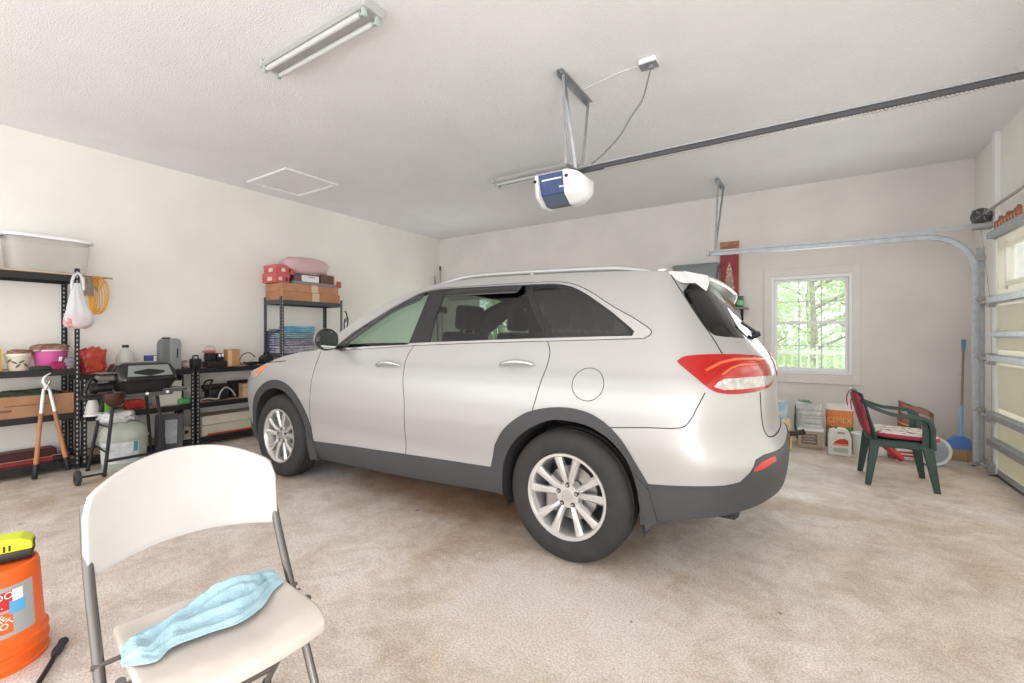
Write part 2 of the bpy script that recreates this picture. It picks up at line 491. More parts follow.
# ================================================================ THE CAR
def lerp_tab(tab, x):
    n = len(tab)
    if x <= tab[0][0]: return tab[0][1]
    if x >= tab[-1][0]: return tab[-1][1]
    for i in range(n-1):
        x0, y0 = tab[i]; x1, y1 = tab[i+1]
        if x <= x1:
            h = x1-x0; d = (y1-y0)/h
            def sl(k):
                if k <= 0 or k >= n-1: return None
                a = (tab[k][1]-tab[k-1][1])/(tab[k][0]-tab[k-1][0]); b = (tab[k+1][1]-tab[k][1])/(tab[k+1][0]-tab[k][0])
                return 0.0 if a*b <= 0 else 2*a*b/(a+b)
            m0 = sl(i); m1 = sl(i+1)
            if m0 is None: m0 = d
            if m1 is None: m1 = d
            t = (x-x0)/h
            return (2*t**3-3*t*t+1)*y0+(t**3-2*t*t+t)*h*m0+(-2*t**3+3*t*t)*y1+(t**3-t*t)*h*m1
# half width by height, tail and nose position by height (metres, car axes: s forward from the rear hub, y to the driver's side, z up)
HW = [(.20, .84), (.26, .885), (.33, .902), (.42, .912), (.50, .918), (.60, .932), (.72, .945), (.84, .946), (.92, .938), (1.0, .915), (1.06, .888), (1.12, .865), (1.25, .815), (1.40, .752), (1.52, .692), (1.60, .640), (1.66, .58)]
TAIL = [(.20, -.86), (.28, -.93), (.38, -.985), (.50, -1.01), (.60, -1.015), (.66, -.99), (.72, -.955), (.80, -.945), (.95, -.945), (1.05, -.935), (1.12, -.90), (1.20, -.845), (1.30, -.775), (1.45, -.675), (1.55, -.61), (1.60, -.58), (1.66, -.54)]
NOSE = [(.20, 3.52), (.28, 3.64), (.40, 3.70), (.55, 3.73), (.70, 3.73), (.80, 3.70), (.88, 3.64), (.95, 3.55), (1.02, 3.40), (1.1, 3.2), (1.7, 3.1)]
ZTOP = [(-1.8, 1.585), (-.54, 1.588), (-.3, 1.600), (-.08, 1.612), (.26, 1.626), (.82, 1.640), (1.18, 1.622), (1.35, 1.590), (1.55, 1.535), (1.71, 1.472), (1.95, 1.345), (2.15, 1.222), (2.30, 1.118), (2.55, 1.092), (2.75, 1.058), (2.98, .992), (3.14, .935), (3.4, .885), (3.8, .86), (4.6, .86)]
S0, S1 = -.32, 3.02
def hwf(s, z):
    w = lerp_tab(HW, z)
    k = 1-.012*((s-1.4)/1.7)**2
    if z > 1.0:
        g = min(1, (z-1.0)/.5)
        k -= g*(.03*max(0, (.6-s)/1.2)**2+.02*max(0, (s-1.6)/1.0)**2)
    y = w*k
    # swage: doors hollow a little above the sill; wings swell over the wheels
    y -= .010*math.exp(-((z-.47)/.09)**2)*math.exp(-((s-1.35)/.75)**4)
    return y
def P(u, z):
    if u < S0:
        ph = (S0-u)/.93; b = hwf(S0, z); a = max(.05, S0-lerp_tab(TAIL, z)); n = 3.0
        c = max(0, math.cos(ph)); q = math.sin(ph)
        r = ((c/b)**n+(q/a)**n)**(-1/n)
        return (S0-r*q, r*c, z)
    if u > S1:
        ph = (u-S1)/.93; b = hwf(S1, z); a = max(.05, lerp_tab(NOSE, z)-S1); n = 2.8
        c = max(0, math.cos(ph)); q = math.sin(ph)
        r = ((c/b)**n+(q/a)**n)**(-1/n)
        return (S1+r*q, r*c, z)
    return (u, hwf(u, z), z)
def PN(u, z, off=0.0):
    p = Vector(P(u, z)); e = .004
    a = Vector(P(u+e, z))-Vector(P(u-e, z)); b = Vector(P(u, z+e))-Vector(P(u, z-e))
    n = b.cross(a).normalized()
    if n.y < 0 and abs(n.y) > .3: n = -n
    return p+n*off, n
UR, UF = S0-.93*PI/2+.0005, S1+.93*PI/2-.0005     # rear and front centre line
def ztop(u): return lerp_tab(ZTOP, u)

PAINT = mat('silver_paint', (.455, .45, .44), .40, .45, coat=.3)
PAINT.node_tree.nodes['Principled BSDF'].inputs['Coat Roughness'].default_value = .06
CLAD = mat('grey_cladding', (.046, .046, .049), .5)
GLOSSB = mat('gloss_black', (.02, .02, .022), .12)
RUBBER = mat('tyre_rubber', (.026, .024, .023), .75, var=.2, scale=12)
ALLOY = mat('alloy_silver', (.66, .65, .63), .28, .7)
TRIMW = mat('bright_trim', (.62, .62, .61), .22, .8)
INNER = mat('cabin_dark', (.03, .03, .032), .8)
SEATM = mat('seat_cloth', (.035, .034, .036), .85)
GLASS_F = glass_mat('green_tint_glass', (.70, .86, .76), .06)
GLASS_R = glass_mat('privacy_glass', (.34, .37, .35), .07)
GLASS_B = glass_mat('rear_privacy_glass', (.16, .165, .17), .10)
GLASS_W = glass_mat('windscreen_glass', (.72, .84, .77), .06)
LAMP_R = mat('tail_lamp_red', (.38, .010, .008), .16, coat=.25, spec=.35)
LAMP_R2 = mat('tail_lamp_orange', (.75, .10, .03), .15, coat=.3)
LAMP_C = mat('reverse_lens', (.50, .48, .45), .18, .2, coat=.3, var=.3, scale=40)
LAMP_H = mat('headlamp_lens', (.55, .50, .45), .08, .2, coat=1.0)
AMBER = mat('side_marker_amber', (.75, .22, .06), .15, coat=1.0)
MIRRORG = mat('mirror_glass', (.78, .88, .84), .02, 1.0)
GAP = mat('panel_gap', (.02, .02, .02), .8)

def arc(cx, cz, r, a0, a1, n):
    return [(cx+r*math.cos(math.radians(a0+(a1-a0)*i/n)), cz+r*math.sin(math.radians(a0+(a1-a0)*i/n))) for i in range(n+1)]
def dense(poly, step=.035, closed=True):
    out = []
    n = len(poly)
    for i in range(n if closed else n-1):
        a, b = Vector(poly[i]), Vector(poly[(i+1) % n])
        k = max(1, int((b-a).length/step))
        for j in range(k): out.append(tuple(a+(b-a)*(j/k)))
    if not closed: out.append(tuple(poly[-1]))
    return out
def smooth_line(pts, n=6):
    """Catmull-Rom through 2-D points"""
    P_ = [Vector(p) for p in pts]; out = []
    for i in range(len(P_)-1):
        p0 = P_[max(0, i-1)]; p1 = P_[i]; p2 = P_[i+1]; p3 = P_[min(len(P_)-1, i+2)]
        for k in range(n):
            t = k/n
            out.append(tuple(.5*((2*p1)+(p2-p0)*t+(2*p0-5*p1+4*p2-p3)*t*t+(3*p1-p0-3*p2+p3)*t**3)))
    out.append(tuple(P_[-1]))
    return out

BELT = smooth_line([(2.30, 1.112), (2.01, 1.131), (1.61, 1.156), (1.16, 1.182), (.64, 1.203), (.18, 1.217), (-.16, 1.227), (-.41, 1.234)], 4)
def belt(u): return lerp_tab(sorted([(p[0], p[1]) for p in BELT]), u)
# outlines in (u, z)
FWIN = smooth_line([(1.27, 1.172), (1.24, 1.36), (1.222, 1.548)], 3)+smooth_line([(1.40, 1.500), (1.56, 1.432), (1.70, 1.352), (1.86, 1.258), (2.035, 1.138)], 3)
RWIN = smooth_line([(1.075, 1.190), (1.078, 1.36), (1.066, 1.552)], 3)+smooth_line([(.93, 1.556), (.60, 1.556), (.405, 1.553)], 3)+smooth_line([(.352, 1.46), (.262, 1.335), (.175, 1.222)], 3)
QWIN = smooth_line([(.115, 1.223), (.20, 1.335), (.30, 1.46), (.345, 1.542)], 3)+smooth_line([(.154, 1.532), (.011, 1.482), (-.192, 1.356), (-.322, 1.258)], 4)+[(-.322, 1.240)]
BAND = [(2.10, 1.134)]+[(u, belt(u)+.004) for u in (2.01, 1.8, 1.6, 1.4, 1.16, .9, .64, .4, .18, 0, -.16)]+[(-.335, 1.234), (-.345, 1.258)]+smooth_line([(-.2, 1.368), (.0, 1.494), (.15, 1.548), (.37, 1.562), (.8, 1.572), (1.22, 1.570), (1.42, 1.508), (1.72, 1.362), (1.95, 1.238), (2.10, 1.134)], 4)[:-1]
QTRIM = [(u, belt(u)-.012) for u in (2.06, 1.8, 1.6, 1.4, 1.16, .9, .64, .4, .18, 0, -.16)]+smooth_line([(-.40, 1.224), (-.440, 1.246), (-.415, 1.280), (-.217, 1.386), (-.016, 1.506), (.16, 1.560), (.372, 1.572)], 4)+[(.372, 1.556), (.0, 1.3), (.18, 1.26), (1.0, 1.22), (2.0, 1.15)]
R_IN = [(.430, .20), (.426, .32)]+smooth_line([(.415, .43), (.395, .51), (.339, .604), (.244, .694), (.114, .762), (.022, .780), (-.123, .770), (-.233, .725), (-.31, .659), (-.362, .575), (-.395, .46)], 3)+[(-.405, .38), (-.405, .20)]
R_OUT = [(.501, .20), (.501, .442)]+smooth_line([(.461, .583), (.395, .683), (.29, .769), (.184, .819), (.022, .849), (-.123, .838), (-.233, .789), (-.322, .707), (-.385, .608), (-.447, .505)], 3)+[(-.47, .40), (-.49, .20)]
F_IN = [(3.185, .20)]+arc(2.78, .375, .405, 0, 180, 22)+[(2.375, .20)]
F_OUT = [(3.265, .20)]+arc(2.78, .375, .478, 4, 178, 24)+[(2.286, .373), (2.31, .20)]
SILL = [(2.32, .19), (2.32, .372), (1.823, .394), (1.241, .416), (.824, .430), (.49, .442), (.43, .30), (.43, .19)]
R_BUMP = [(-.40, .20), (-.447, .505), (-.64, .522), (-.80, .532), (-.873, .545), (-.93, .588), (-.975, .640), (-1.05, .652), (-1.114, .650), (-1.39, .640), (UR-.1, .635), (UR-.1, .20)]
F_BUMP = [(3.20, .19), (3.27, .40), (3.40, .44), (3.8, .42), (UF+.1, .42), (UF+.1, .19)]
BOTTOM = [(UR, .43), (-1.31, .43), (-1.113, .425), (-.886, .398), (-.688, .366), (-.479, .322), (-.405, .285), (.43, .285), (.50, .290), (.845, .270), (1.313, .250), (2.31, .222), (3.2, .235), (3.5, .215), (UF, .215)]
FDOOR = [(2.253, 1.108), (2.250, .96), (2.268, .85), (2.290, .70), (2.312, .50), (2.290, .373), (1.823, .394), (1.232, .4165), (1.222, .52), (1.206, .70), (1.206, .82), (1.235, .98), (1.249, 1.066), (1.235, 1.12), (1.20, 1.178)]
RDOOR = [(1.20, 1.178), (1.235, 1.12), (1.249, 1.066), (1.235, .98), (1.206, .82), (1.206, .70), (1.222, .52), (1.232, .4165), (.824, .430), (.501, .442), (.461, .583), (.395, .683), (.29, .769), (.195, .815), (.170, .90), (.148, 1.00), (.133, 1.07), (.131, 1.143), (.164, 1.214)]
TLAMP = smooth_line([(-.586, 1.110), (-.64, 1.136), (-.822, 1.143), (-1.098, 1.133), (-1.35, 1.118), (-1.52, 1.10)], 3)+smooth_line([(-1.58, 1.06), (-1.54, 1.01), (-1.42, .978), (-1.232, .962), (-.924, .955), (-.80, .960), (-.735, .982), (-.66, 1.045), (-.60, 1.095)], 3)
RLENS = [(-.752, .992), (-.775, 1.012), (-.81, 1.026), (-.954, 1.030), (-1.15, 1.026), (-1.36, 1.018), (-1.46, 1.01), (-1.40, .992), (-1.213, .978), (-.943, .976), (-.80, .976)]
RGLASS = smooth_line([(-.648, 1.472), (-.69, 1.390), (-.75, 1.305), (-.80, 1.250), (-.85, 1.234), (-1.016, 1.226), (-1.4, 1.216), (UR-.1, 1.212)], 3)+[(UR-.1, 1.545), (-1.0, 1.54), (-.72, 1.525)]
TGATE = [(-.53, 1.60)]+smooth_line([(-.56, 1.543), (-.658, 1.441), (-.741, 1.317), (-.80, 1.229), (-.837, 1.15), (-.90, 1.05), (-1.05, .985), (-1.095, .95), (-1.104, .858), (-1.143, .752), (-1.228, .706), (-1.45, .695)], 3)+[(UR-.1, .69), (UR-.1, 1.60)]
HLAMP = [(3.155, .925), (2.99, .982), (2.905, .985), (3.09, .872), (3.35, .79), (3.72, .745), (3.80, .765), (3.62, .84), (3.34, .885)]
GRILLE = [(3.90, .80), (UF+.1, .83), (UF+.1, .60), (4.05, .60), (3.93, .68)]
F_LOW = [(3.75, .40), (UF+.1, .40), (UF+.1, .28), (3.85, .28)]
REFL = [(-.948, .588), (-.952, .602), (-1.015, .625), (-1.10, .632), (-1.16, .630), (-1.16, .608), (-1.10, .606), (-1.01, .592)]
FUEL = arc(-.128, .978, .085, 0, 360, 36)[:-1]
FUEL = [(-.128+(u+.128)*1.05, z) for u, z in FUEL]

REGIONS = [  # first match wins
    ('arch_hole', F_IN), ('arch_hole', R_IN),
    ('reverse_lens', RLENS), ('tail_lamp', TLAMP), ('reflector', REFL),
    ('front_window', FWIN), ('rear_window', RWIN), ('quarter_window', QWIN), ('window_pillars', BAND), ('window_trim', QTRIM),
    ('rear_glass', RGLASS), ('fuel_door', FUEL),
    ('headlight', HLAMP), ('grille', GRILLE), ('grille', F_LOW),
    ('front_arch_cladding', F_OUT), ('arch_cladding', R_OUT), ('sill_cladding', SILL), ('lower_bumper', R_BUMP), ('front_lower_bumper', F_BUMP),
    ('front_door', FDOOR), ('rear_door', RDOOR), ('tailgate', TGATE)]
def inside(p, poly):
    x, y = p; c = False; n = len(poly); j = n-1
    for i in range(n):
        xi, yi = poly[i]; xj, yj = poly[j]
        if (yi > y) != (yj > y) and x < (xj-xi)*(y-yi)/(yj-yi)+xi: c = not c
        j = i
    return c
TOPL = [(UR+(UF-UR)*i/150, 0) for i in range(151)]
TOPL = [(u, ztop(u)) for u, _ in TOPL]
DOMAIN = dense(BOTTOM, .06, False)+TOPL[::-1]
def build_side():
    verts, edges = [], []
    def add_loop(poly, closed=True):
        s = len(verts)
        verts.extend(Vector(p) for p in poly); n = len(poly)
        for i in range(n if closed else n-1): edges.append((s+i, s+(i+1) % n))
    add_loop(DOMAIN)
    for nm, poly in REGIONS: add_loop(dense(poly, .03))
    i = 0
    u = UR+.03
    while u < UF-.02:
        st = .035
        k = 0; z = .24
        while z < ztop(u)-.015:
            verts.append(Vector((u+.4*st*(k % 2), z))); z += .036; k += 1
        u += st; i += 1
    r = geometry.delaunay_2d_cdt(verts, edges, [], 0, 1e-4)
    vs, fs = r[0], r[2]
    out = {}
    for f in fs:
        c = sum((vs[i] for i in f), Vector((0, 0)))/len(f)
        if not inside(c, DOMAIN): continue
        nm = 'body'
        for rn, poly in REGIONS:
            if inside(c, poly): nm = rn; break
        if nm == 'arch_hole': continue
        out.setdefault(nm, []).append(f)
    return vs, out
SV, SF = build_side()
OFFS = {'arch_cladding': .007, 'front_arch_cladding': .007, 'front_lower_bumper': .004, 'sill_cladding': .006, 'lower_bumper': .004, 'front_window': -.004, 'rear_window': -.004, 'quarter_window': -.003,
        'window_pillars': -.001, 'window_trim': .003, 'rear_glass': -.003, 'tail_lamp': .006, 'reverse_lens': .008, 'headlight': .002, 'grille': -.02, 'reflector': .004}
def region_mesh(b, nm, side=1, off=None):
    off = OFFS.get(nm, 0) if off is None else off
    mp = {}
    for f in SF[nm]:
        ids = []
        for i in f:
            if i not in mp:
                u, z = SV[i]; u = min(max(u, UR), UF)
                p, n = PN(u, z, off)
                if u <= UR+.002 or u >= UF-.002: p.y = 0.0
                mp[i] = b.bm.verts.new((p.x, p.y*side, p.z))
            ids.append(mp[i])
        try: b.bm.faces.new(ids if side > 0 else ids[::-1])
        except ValueError: pass

car = thing('car', 'silver five-door sport utility vehicle parked in the middle of the garage', 'car', (-1.092, 3.145, 0), PI)
def region_part(nm, m, name, sides=(1, -1), together=False, thick=.008, parent=car, solid=True):
    """one panel: outer skin with the true surface normals, inner skin and rim"""
    res = []
    groups = [sides] if together else [(s,) for s in sides]
    off = OFFS.get(nm, 0)
    for g in groups:
        V, F, N, MI = [], [], [], []
        for sd in g:
            cache = {}
            def pos(i, o_):
                u, z = SV[i]; u = min(max(u, UR), UF)
                p, n = PN(u, z, 0)
                if u <= UR+.002: n = Vector((-1, 0, n.z)).normalized()
                if u >= UF-.002: n = Vector((1, 0, n.z)).normalized()
                p = p+n*o_
                if u <= UR+.002 or u >= UF-.002: p.y = 0.0
                return Vector((p.x, p.y*sd, p.z)), Vector((n.x, n.y*sd, n.z))
            ecount = {}
            for layer, o_, sg in ((0, off, 1), (1, off-thick, -1)):
                if layer == 1 and not solid: continue
                mp = {}
                for f in SF[nm]:
                    ids = []
                    for i in f:
                        if i not in mp:
                            q, n = pos(i, o_); mp[i] = len(V); V.append(q); N.append(n*sg)
                        ids.append(mp[i])
                    c = ids if sd*sg > 0 else ids[::-1]
                    # make the winding agree with the outward normal
                    a_, b_, c_ = V[c[0]], V[c[1]], V[c[2]]
                    if (b_-a_).cross(c_-a_).dot(N[c[0]]) < 0: c = c[::-1]
                    F.append(c); MI.append(layer)
                    if layer == 0:
                        for k in range(len(f)):
                            ky = (min(f[k], f[k-1]), max(f[k], f[k-1])); ecount[ky] = ecount.get(ky, 0)+1
            if solid:
                for (i, j), n_ in ecount.items():
                    if n_ != 1: continue
                    if max(SV[i][0], SV[j][0]) <= UR+.002 or min(SV[i][0], SV[j][0]) >= UF-.002: continue
                    a0, n0 = pos(i, off); b0, _ = pos(j, off); a1, _ = pos(i, off-thick); b1, _ = pos(j, off-thick)
                    k = len(V); V += [a0, b0, b1, a1]; nn = (b0-a0).cross(a1-a0)
                    nn = nn.normalized() if nn.length > 1e-9 else n0
                    N += [nn]*4; F.append([k, k+1, k+2, k+3]); MI.append(0)
        me = bpy.data.meshes.new(name)
        me.from_pydata(V, [], F)
        me.materials.append(m); me.materials.append(INNER)
        me.polygons.foreach_set('material_index', MI)
        me.polygons.foreach_set('use_smooth', [True]*len(me.polygons))
        me.normals_split_custom_set_from_vertices([tuple(n) for n in N])
        o = bpy.data.objects.new(name, me); link(o, parent)
        res.append(o)
    return res
region_part('body', PAINT, 'body_shell', together=True)
region_part('front_door', PAINT, 'front_door')
region_part('rear_door', PAINT, 'rear_door')
region_part('tailgate', PAINT, 'tailgate', together=True)
region_part('fuel_door', PAINT, 'fuel_door', sides=(1,))
b = MB(); region_mesh(b, 'fuel_door', -1); b.build('quarter_panel_patch', PAINT, car, 60)
region_part('front_window', GLASS_F, 'front_side_window', solid=False)
region_part('rear_window', GLASS_R, 'rear_side_window', solid=False)
region_part('quarter_window', GLASS_B, 'quarter_window', solid=False)
region_part('window_pillars', GLOSSB, 'window_pillar_trim')
region_part('window_trim', TRIMW, 'window_chrome_trim')
region_part('rear_glass', GLASS_B, 'rear_window_glass', together=True, solid=False)
region_part('arch_cladding', CLAD, 'wheel_arch_cladding', thick=.02)
region_part('front_arch_cladding', CLAD, 'wheel_arch_cladding', thick=.02)
region_part('sill_cladding', CLAD, 'sill_cladding', thick=.02)
region_part('lower_bumper', CLAD, 'rear_bumper', together=True, thick=.02)
region_part('front_lower_bumper', CLAD, 'front_bumper', together=True, thick=.02)
region_part('headlight', LAMP_H, 'headlight')
region_part('grille', GLOSSB, 'front_grille', together=True)
tl = region_part('tail_lamp', LAMP_R, 'tail_light', thick=.02)
for o, s in zip(tl, (1, -1)):
    for r in region_part('reverse_lens', LAMP_C, 'reverse_lens', sides=(s,), parent=o): r['label'] = 'clear lower lens of the tail light'
    b = MB()
    pts = [PN(u, z, .009)[0] for u, z in ((-.72, 1.065), (-.80, 1.10), (-.90, 1.115), (-1.1, 1.112), (-1.3, 1.10))]
    b.tube([(p.x, p.y*s, p.z) for p in pts], .008, 8)
    pts = [PN(u, z, .009)[0] for u, z in ((-.80, 1.045), (-.86, 1.075), (-.93, 1.088), (-1.1, 1.085))]
    b.tube([(p.x, p.y*s, p.z) for p in pts], .006, 8)
    b.build('light_bar', LAMP_R2, o, 60)
region_part('reflector', RED, 'bumper_reflector', thick=.012)
# amber side marker at the leading corner of the headlight
for s in (1, -1):
    b = MB()
    q = [PN(u, z, .006)[0] for u, z in ((3.14, .915), (3.02, .965), (2.95, .968), (3.08, .885))]
    vs = [b.bm.verts.new((p.x, p.y*s, p.z)) for p in q]; b.bm.faces.new(vs)
    solidify(b.build('side_marker', AMBER, car), .004, 0)

# panel gaps: thin dark grooves where two panels meet
def seam(pts, side=1, r=.0028, off=-.0008):
    b = MB()
    q = [PN(u, z, off)[0] for u, z in dense(pts, .03, False)]
    b.tube([(p.x, p.y*side, p.z) for p in q], r, 6)
    b.build('panel_gap', GAP, car, 80)
for s in (1, -1):
    seam(smooth_line(FDOOR[:6], 3), s); seam(smooth_line(FDOOR[7:], 3), s)
    seam(smooth_line(RDOOR[13:], 3)+[(.20, 1.29), (.29, 1.42), (.375, 1.562)], s)
    seam(smooth_line([(-.56, 1.575), (-.658, 1.441), (-.741, 1.317), (-.80, 1.229), (-.837, 1.148)], 3), s, .0035)
    seam(smooth_line([(-1.095, .95), (-1.104, .858), (-1.143, .752), (-1.228, .706), (-1.45, .695), (-1.77, .69)], 3), s, .004)
    seam(smooth_line([(-.262, .768), (-.45, .788), (-.595, .798), (-.639, .836), (-.67, .895), (-.71, .965)], 3), s)
    seam(smooth_line([(3.00, .990), (2.93, 1.0), (2.80, 1.010), (2.70, 1.018)], 3), s, .004)
    seam([(u, belt(u)-.013) for u in (2.0, 1.6, 1.16, .64, .18, -.16, -.38)]+smooth_line([(-.405, 1.220), (-.446, 1.246), (-.418, 1.284), (-.217, 1.390), (-.016, 1.510), (.16, 1.565), (.5, 1.577), (.9, 1.580), (1.22, 1.576), (1.42, 1.515), (1.72, 1.368), (1.95, 1.244)], 3), s, .0025)
seam(FUEL+FUEL[:1], 1, .0022)

# ---- top: roof, windscreen, bonnet, lofted from edge to edge
NV = 21
def top_pt(u, v):
    e = Vector(P(u, ztop(u))); w = e.y
    y = w*v; k = 1-v*v
    crown = lerp_tab([(-1.8, .0), (-1.0, .012), (-.5, .035), (.3, .050), (1.2, .048), (1.4, .045), (2.2, .03), (2.4, .05), (3.0, .055), (3.4, .03), (4.4, .0), (4.6, 0)], u)
    bow = lerp_tab([(-1.8, 0), (.9, 0), (1.35, .06), (1.9, .15), (2.3, .20), (2.6, .10), (3.02, .03), (3.3, .0), (4.6, 0)], u)
    kk = 1-abs(v)**2.6
    return Vector((e.x+bow*k, y, e.z+crown*kk))
def top_part(name, m, u0, u1, v1, nu, thick=.008, v0=None, off=0.0, solid=True):
    b = MB()
    v0 = -v1 if v0 is None else v0
    us = [u0+(u1-u0)*i/nu for i in range(nu+1)]
    for layer in ((0, 1) if solid else (0,)):
        V = [[b.bm.verts.new(top_pt(u, v0+(v1-v0)*j/(NV-1))+Vector((0, 0, off-thick*layer))) for j in range(NV)] for u in us]
        fs = []
        for i in range(nu):
            for j in range(NV-1):
                f = b.bm.faces.new((V[i][j], V[i+1][j], V[i+1][j+1], V[i][j+1])); f.material_index = layer; fs.append(f)
        b.bm.normal_update()
        if (sum(f.normal.z for f in fs) < 0) == (layer == 0): bmesh.ops.reverse_faces(b.bm, faces=fs)
    me = bpy.data.meshes.new(name); b.bm.to_mesh(me); b.bm.free()
    me.materials.append(m); me.materials.append(INNER)
    me.polygons.foreach_set('use_smooth', [True]*len(me.polygons))
    o = bpy.data.objects.new(name, me); link(o, car)
    return o
top_part('roof_panel', PAINT, UR, 1.42, 1.0, 90)
top_part('windscreen', GLASS_W, 1.42, 2.27, .90, 30, solid=False)
for s in (1, -1):
    top_part('a_pillar', PAINT, 1.42, 2.27, s*1.0, 30, v0=s*.90)
top_part('cowl', BLACK, 2.27, 2.36, 1.0, 4)
top_part('bonnet', PAINT, 2.36, UF, 1.0, 70)

# roof rails
for s in (1, -1):
    b = MB()
    pts = []
    for i in range(25):
        t = i/24; u = -.40+1.63*t
        e = P(u, ztop(u)); lift = .030*min(1, 6*t+.15, 6*(1-t)+.1)
        pts.append((e[0], (e[1]-.045)*s, e[2]-.004+lift))
    b.tube(pts, [.010]+[.0155]*23+[.008], 10)
    for i in (2, 12, 22): b.cyl((pts[i][0], pts[i][1], pts[i][2]-.05), pts[i], .016, .013, 10)
    b.build('roof_rail', PAINT, car, 60)
    b = MB()
    pts = [(-.545, (P(-.54, 1.585)[1]-.05)*s, 1.592)]
    b.ball((-.425, (P(-.43, 1.59)[1]-.045)*s, 1.600), (.035, .018, .016), 12, 8); b.build('rail_end_cap', TRIMW, car, 180)
# window deflectors
for s in (1, -1):
    for line in ([(1.245, 1.552), (1.40, 1.503), (1.56, 1.437), (1.72, 1.345), (1.86, 1.262), (1.97, 1.185)], [(1.06, 1.556), (.93, 1.560), (.60, 1.560), (.415, 1.556)]):
        L_ = smooth_line(line, 6); b = MB(); n = len(L_); rows = []
        for i, (u, z) in enumerate(L_):
            t = i/(n-1); wd = .062*min(1, (1-t)*9+.45, t*9+.45)
            du, dz = L_[min(n-1, i+1)][0]-L_[max(0, i-1)][0], L_[min(n-1, i+1)][1]-L_[max(0, i-1)][1]
            ln = math.hypot(du, dz); nx, nz = dz/ln, -du/ln
            if nz > 0: nx, nz = -nx, -nz
            row = []
            for j in range(4):
                k = j/3
                p, _ = PN(u+nx*wd*k, z+nz*wd*k, .004+.020*math.sin(k*PI/2))
                row.append(b.bm.verts.new((p.x, p.y*s, p.z)))
            rows.append(row)
        for a, c in zip(rows, rows[1:]):
            for j in range(3): b.bm.faces.new((a[j], c[j], c[j+1], a[j+1]))
        solidify(b.build('window_deflector', GLOSSB, car, 60), .004, 0)

# spoiler: a wing that carries the roof line back over the rear glass
b = MB()
SPW = .600
def wing(t, i):
    y = (2*t-1)*SPW; a = abs(2*t-1)
    cr_ = 1-a**2.2
    x0 = -.47; z0 = 1.590+.034*cr_; x1 = -.668-.006*cr_; z1 = 1.550+.012*cr_
    sec = [(x0, z0), (x0*.66+x1*.34, z0*.70+z1*.30+.003), (x0*.33+x1*.67, z0*.36+z1*.64+.004), (x1, z1), (x1-.003, z1-.010), (x1+.006, z1-.020), (-.645, z1-.026), (-.60, z1-.034), (-.54, z1-.03), (x0, z0-.03)]
    k = int(round(i*9)); return (sec[k][0], y, sec[k][1])
V = b.grid(wing, 31, 10)
for i in range(30): b.bm.faces.new((V[i][9], V[i+1][9], V[i+1][0], V[i][0]))
b.bm.faces.new(V[0]); b.bm.faces.new(V[30][::-1])
b.build('rear_spoiler', PAINT, car, 30)
for s in (1, -1):
    b = MB()
    q = [(-.545, 1.584), (-.668, 1.550), (-.672, 1.532), (-.668, 1.508), (-.655, 1.474), (-.630, 1.495), (-.58, 1.54)]
    v0 = []; v1 = []
    for x, z in q:
        yy = .606-.05*max(0, (1.52-z)/.05)*.3
        v0.append(b.bm.verts.new((x, s*(yy+.004), z))); v1.append(b.bm.verts.new((x, s*(yy-.030), z)))
    n = len(q)
    for i in range(n): b.bm.faces.new((v0[i], v0[(i+1) % n], v1[(i+1) % n], v1[i]))
    b.bm.faces.new(v0); b.bm.faces.new(v1[::-1])
    b.build('spoiler_fin', PAINT, car, 30)
b = MB()
p, n = PN(UR+.001, 1.235, .0); b.cyl((p.x, 0, p.z), (p.x-.045, 0, p.z+.015), .022, .016, 14)
q = PN(-1.35, 1.30, .02)[0]; b.bar((p.x-.035, 0, p.z+.012), (q.x, q.y, q.z), .014, .012)
b.build('rear_wiper', BLACK, car, 40)

# handles
for s in (1, -1):
    for uc, zc in ((.335, 1.060), (1.405, 1.020)):
        b = MB(); pts = []
        for i in range(13):
            t = i/12; u = uc+.115-.23*t
            p, n = PN(u, zc-.006+.012*t+.010*math.sin(t*PI), .004+.034*math.sin(min(1, max(0, t))*PI)**.45)
            pts.append((p.x, p.y*s, p.z))
        b.tube(pts, [.007+.007*math.sin(PI*i/12)**.5 for i in range(13)], 10)
        b.build('door_handle', TRIMW, car, 80)
        b = MB(); rows = []
        V = []
        for i in range(13):
            a = 2*PI*i/12
            p, n = PN(uc+.03+.075*math.cos(a), zc+.000+.026*math.sin(a), .0012); V.append(b.bm.verts.new((p.x, p.y*s, p.z)))
        V = V[:-1]; b.bm.faces.new(V); b.build('handle_recess', PAINT, car)

# mirrors
for s in (1, -1):
    m = MB()
    m.ball((1.955, 1.018, 1.207), (.070, .094, .086), 24, 14)
    for v in list(m.bm.verts):
        if v.co.x < 1.925: v.co.x = 1.925
        v.co.y *= s
    mo = m.build('wing_mirror', GLOSSB, car, 50); mo['label'] = 'black wing mirror'
    m = MB(); m.ball((1.972, 1.018, 1.209), (.066, .090, .083), 24, 14)
    for v in list(m.bm.verts):
        if v.co.x < 1.945: v.co.x = 1.945
        v.co.y *= s
    m.build('mirror_cap', PAINT, mo, 50)
    m = MB(); V = []
    for i in range(28):
        a = 2*PI*i/28
        y = math.copysign(abs(math.cos(a))**.75, math.cos(a))*.080; z = math.copysign(abs(math.sin(a))**.75, math.sin(a))*.070
        V.append(m.bm.verts.new((1.923, (1.018+y)*s, 1.207+z)))
    m.bm.faces.new(V); m.build('mirror_glass', MIRRORG, mo)
    m = MB(); m.bar((2.02, .855*s, 1.135), (1.975, .955*s, 1.150), .05, .035, bev=.01); m.build('mirror_arm', GLOSSB, mo, 40)

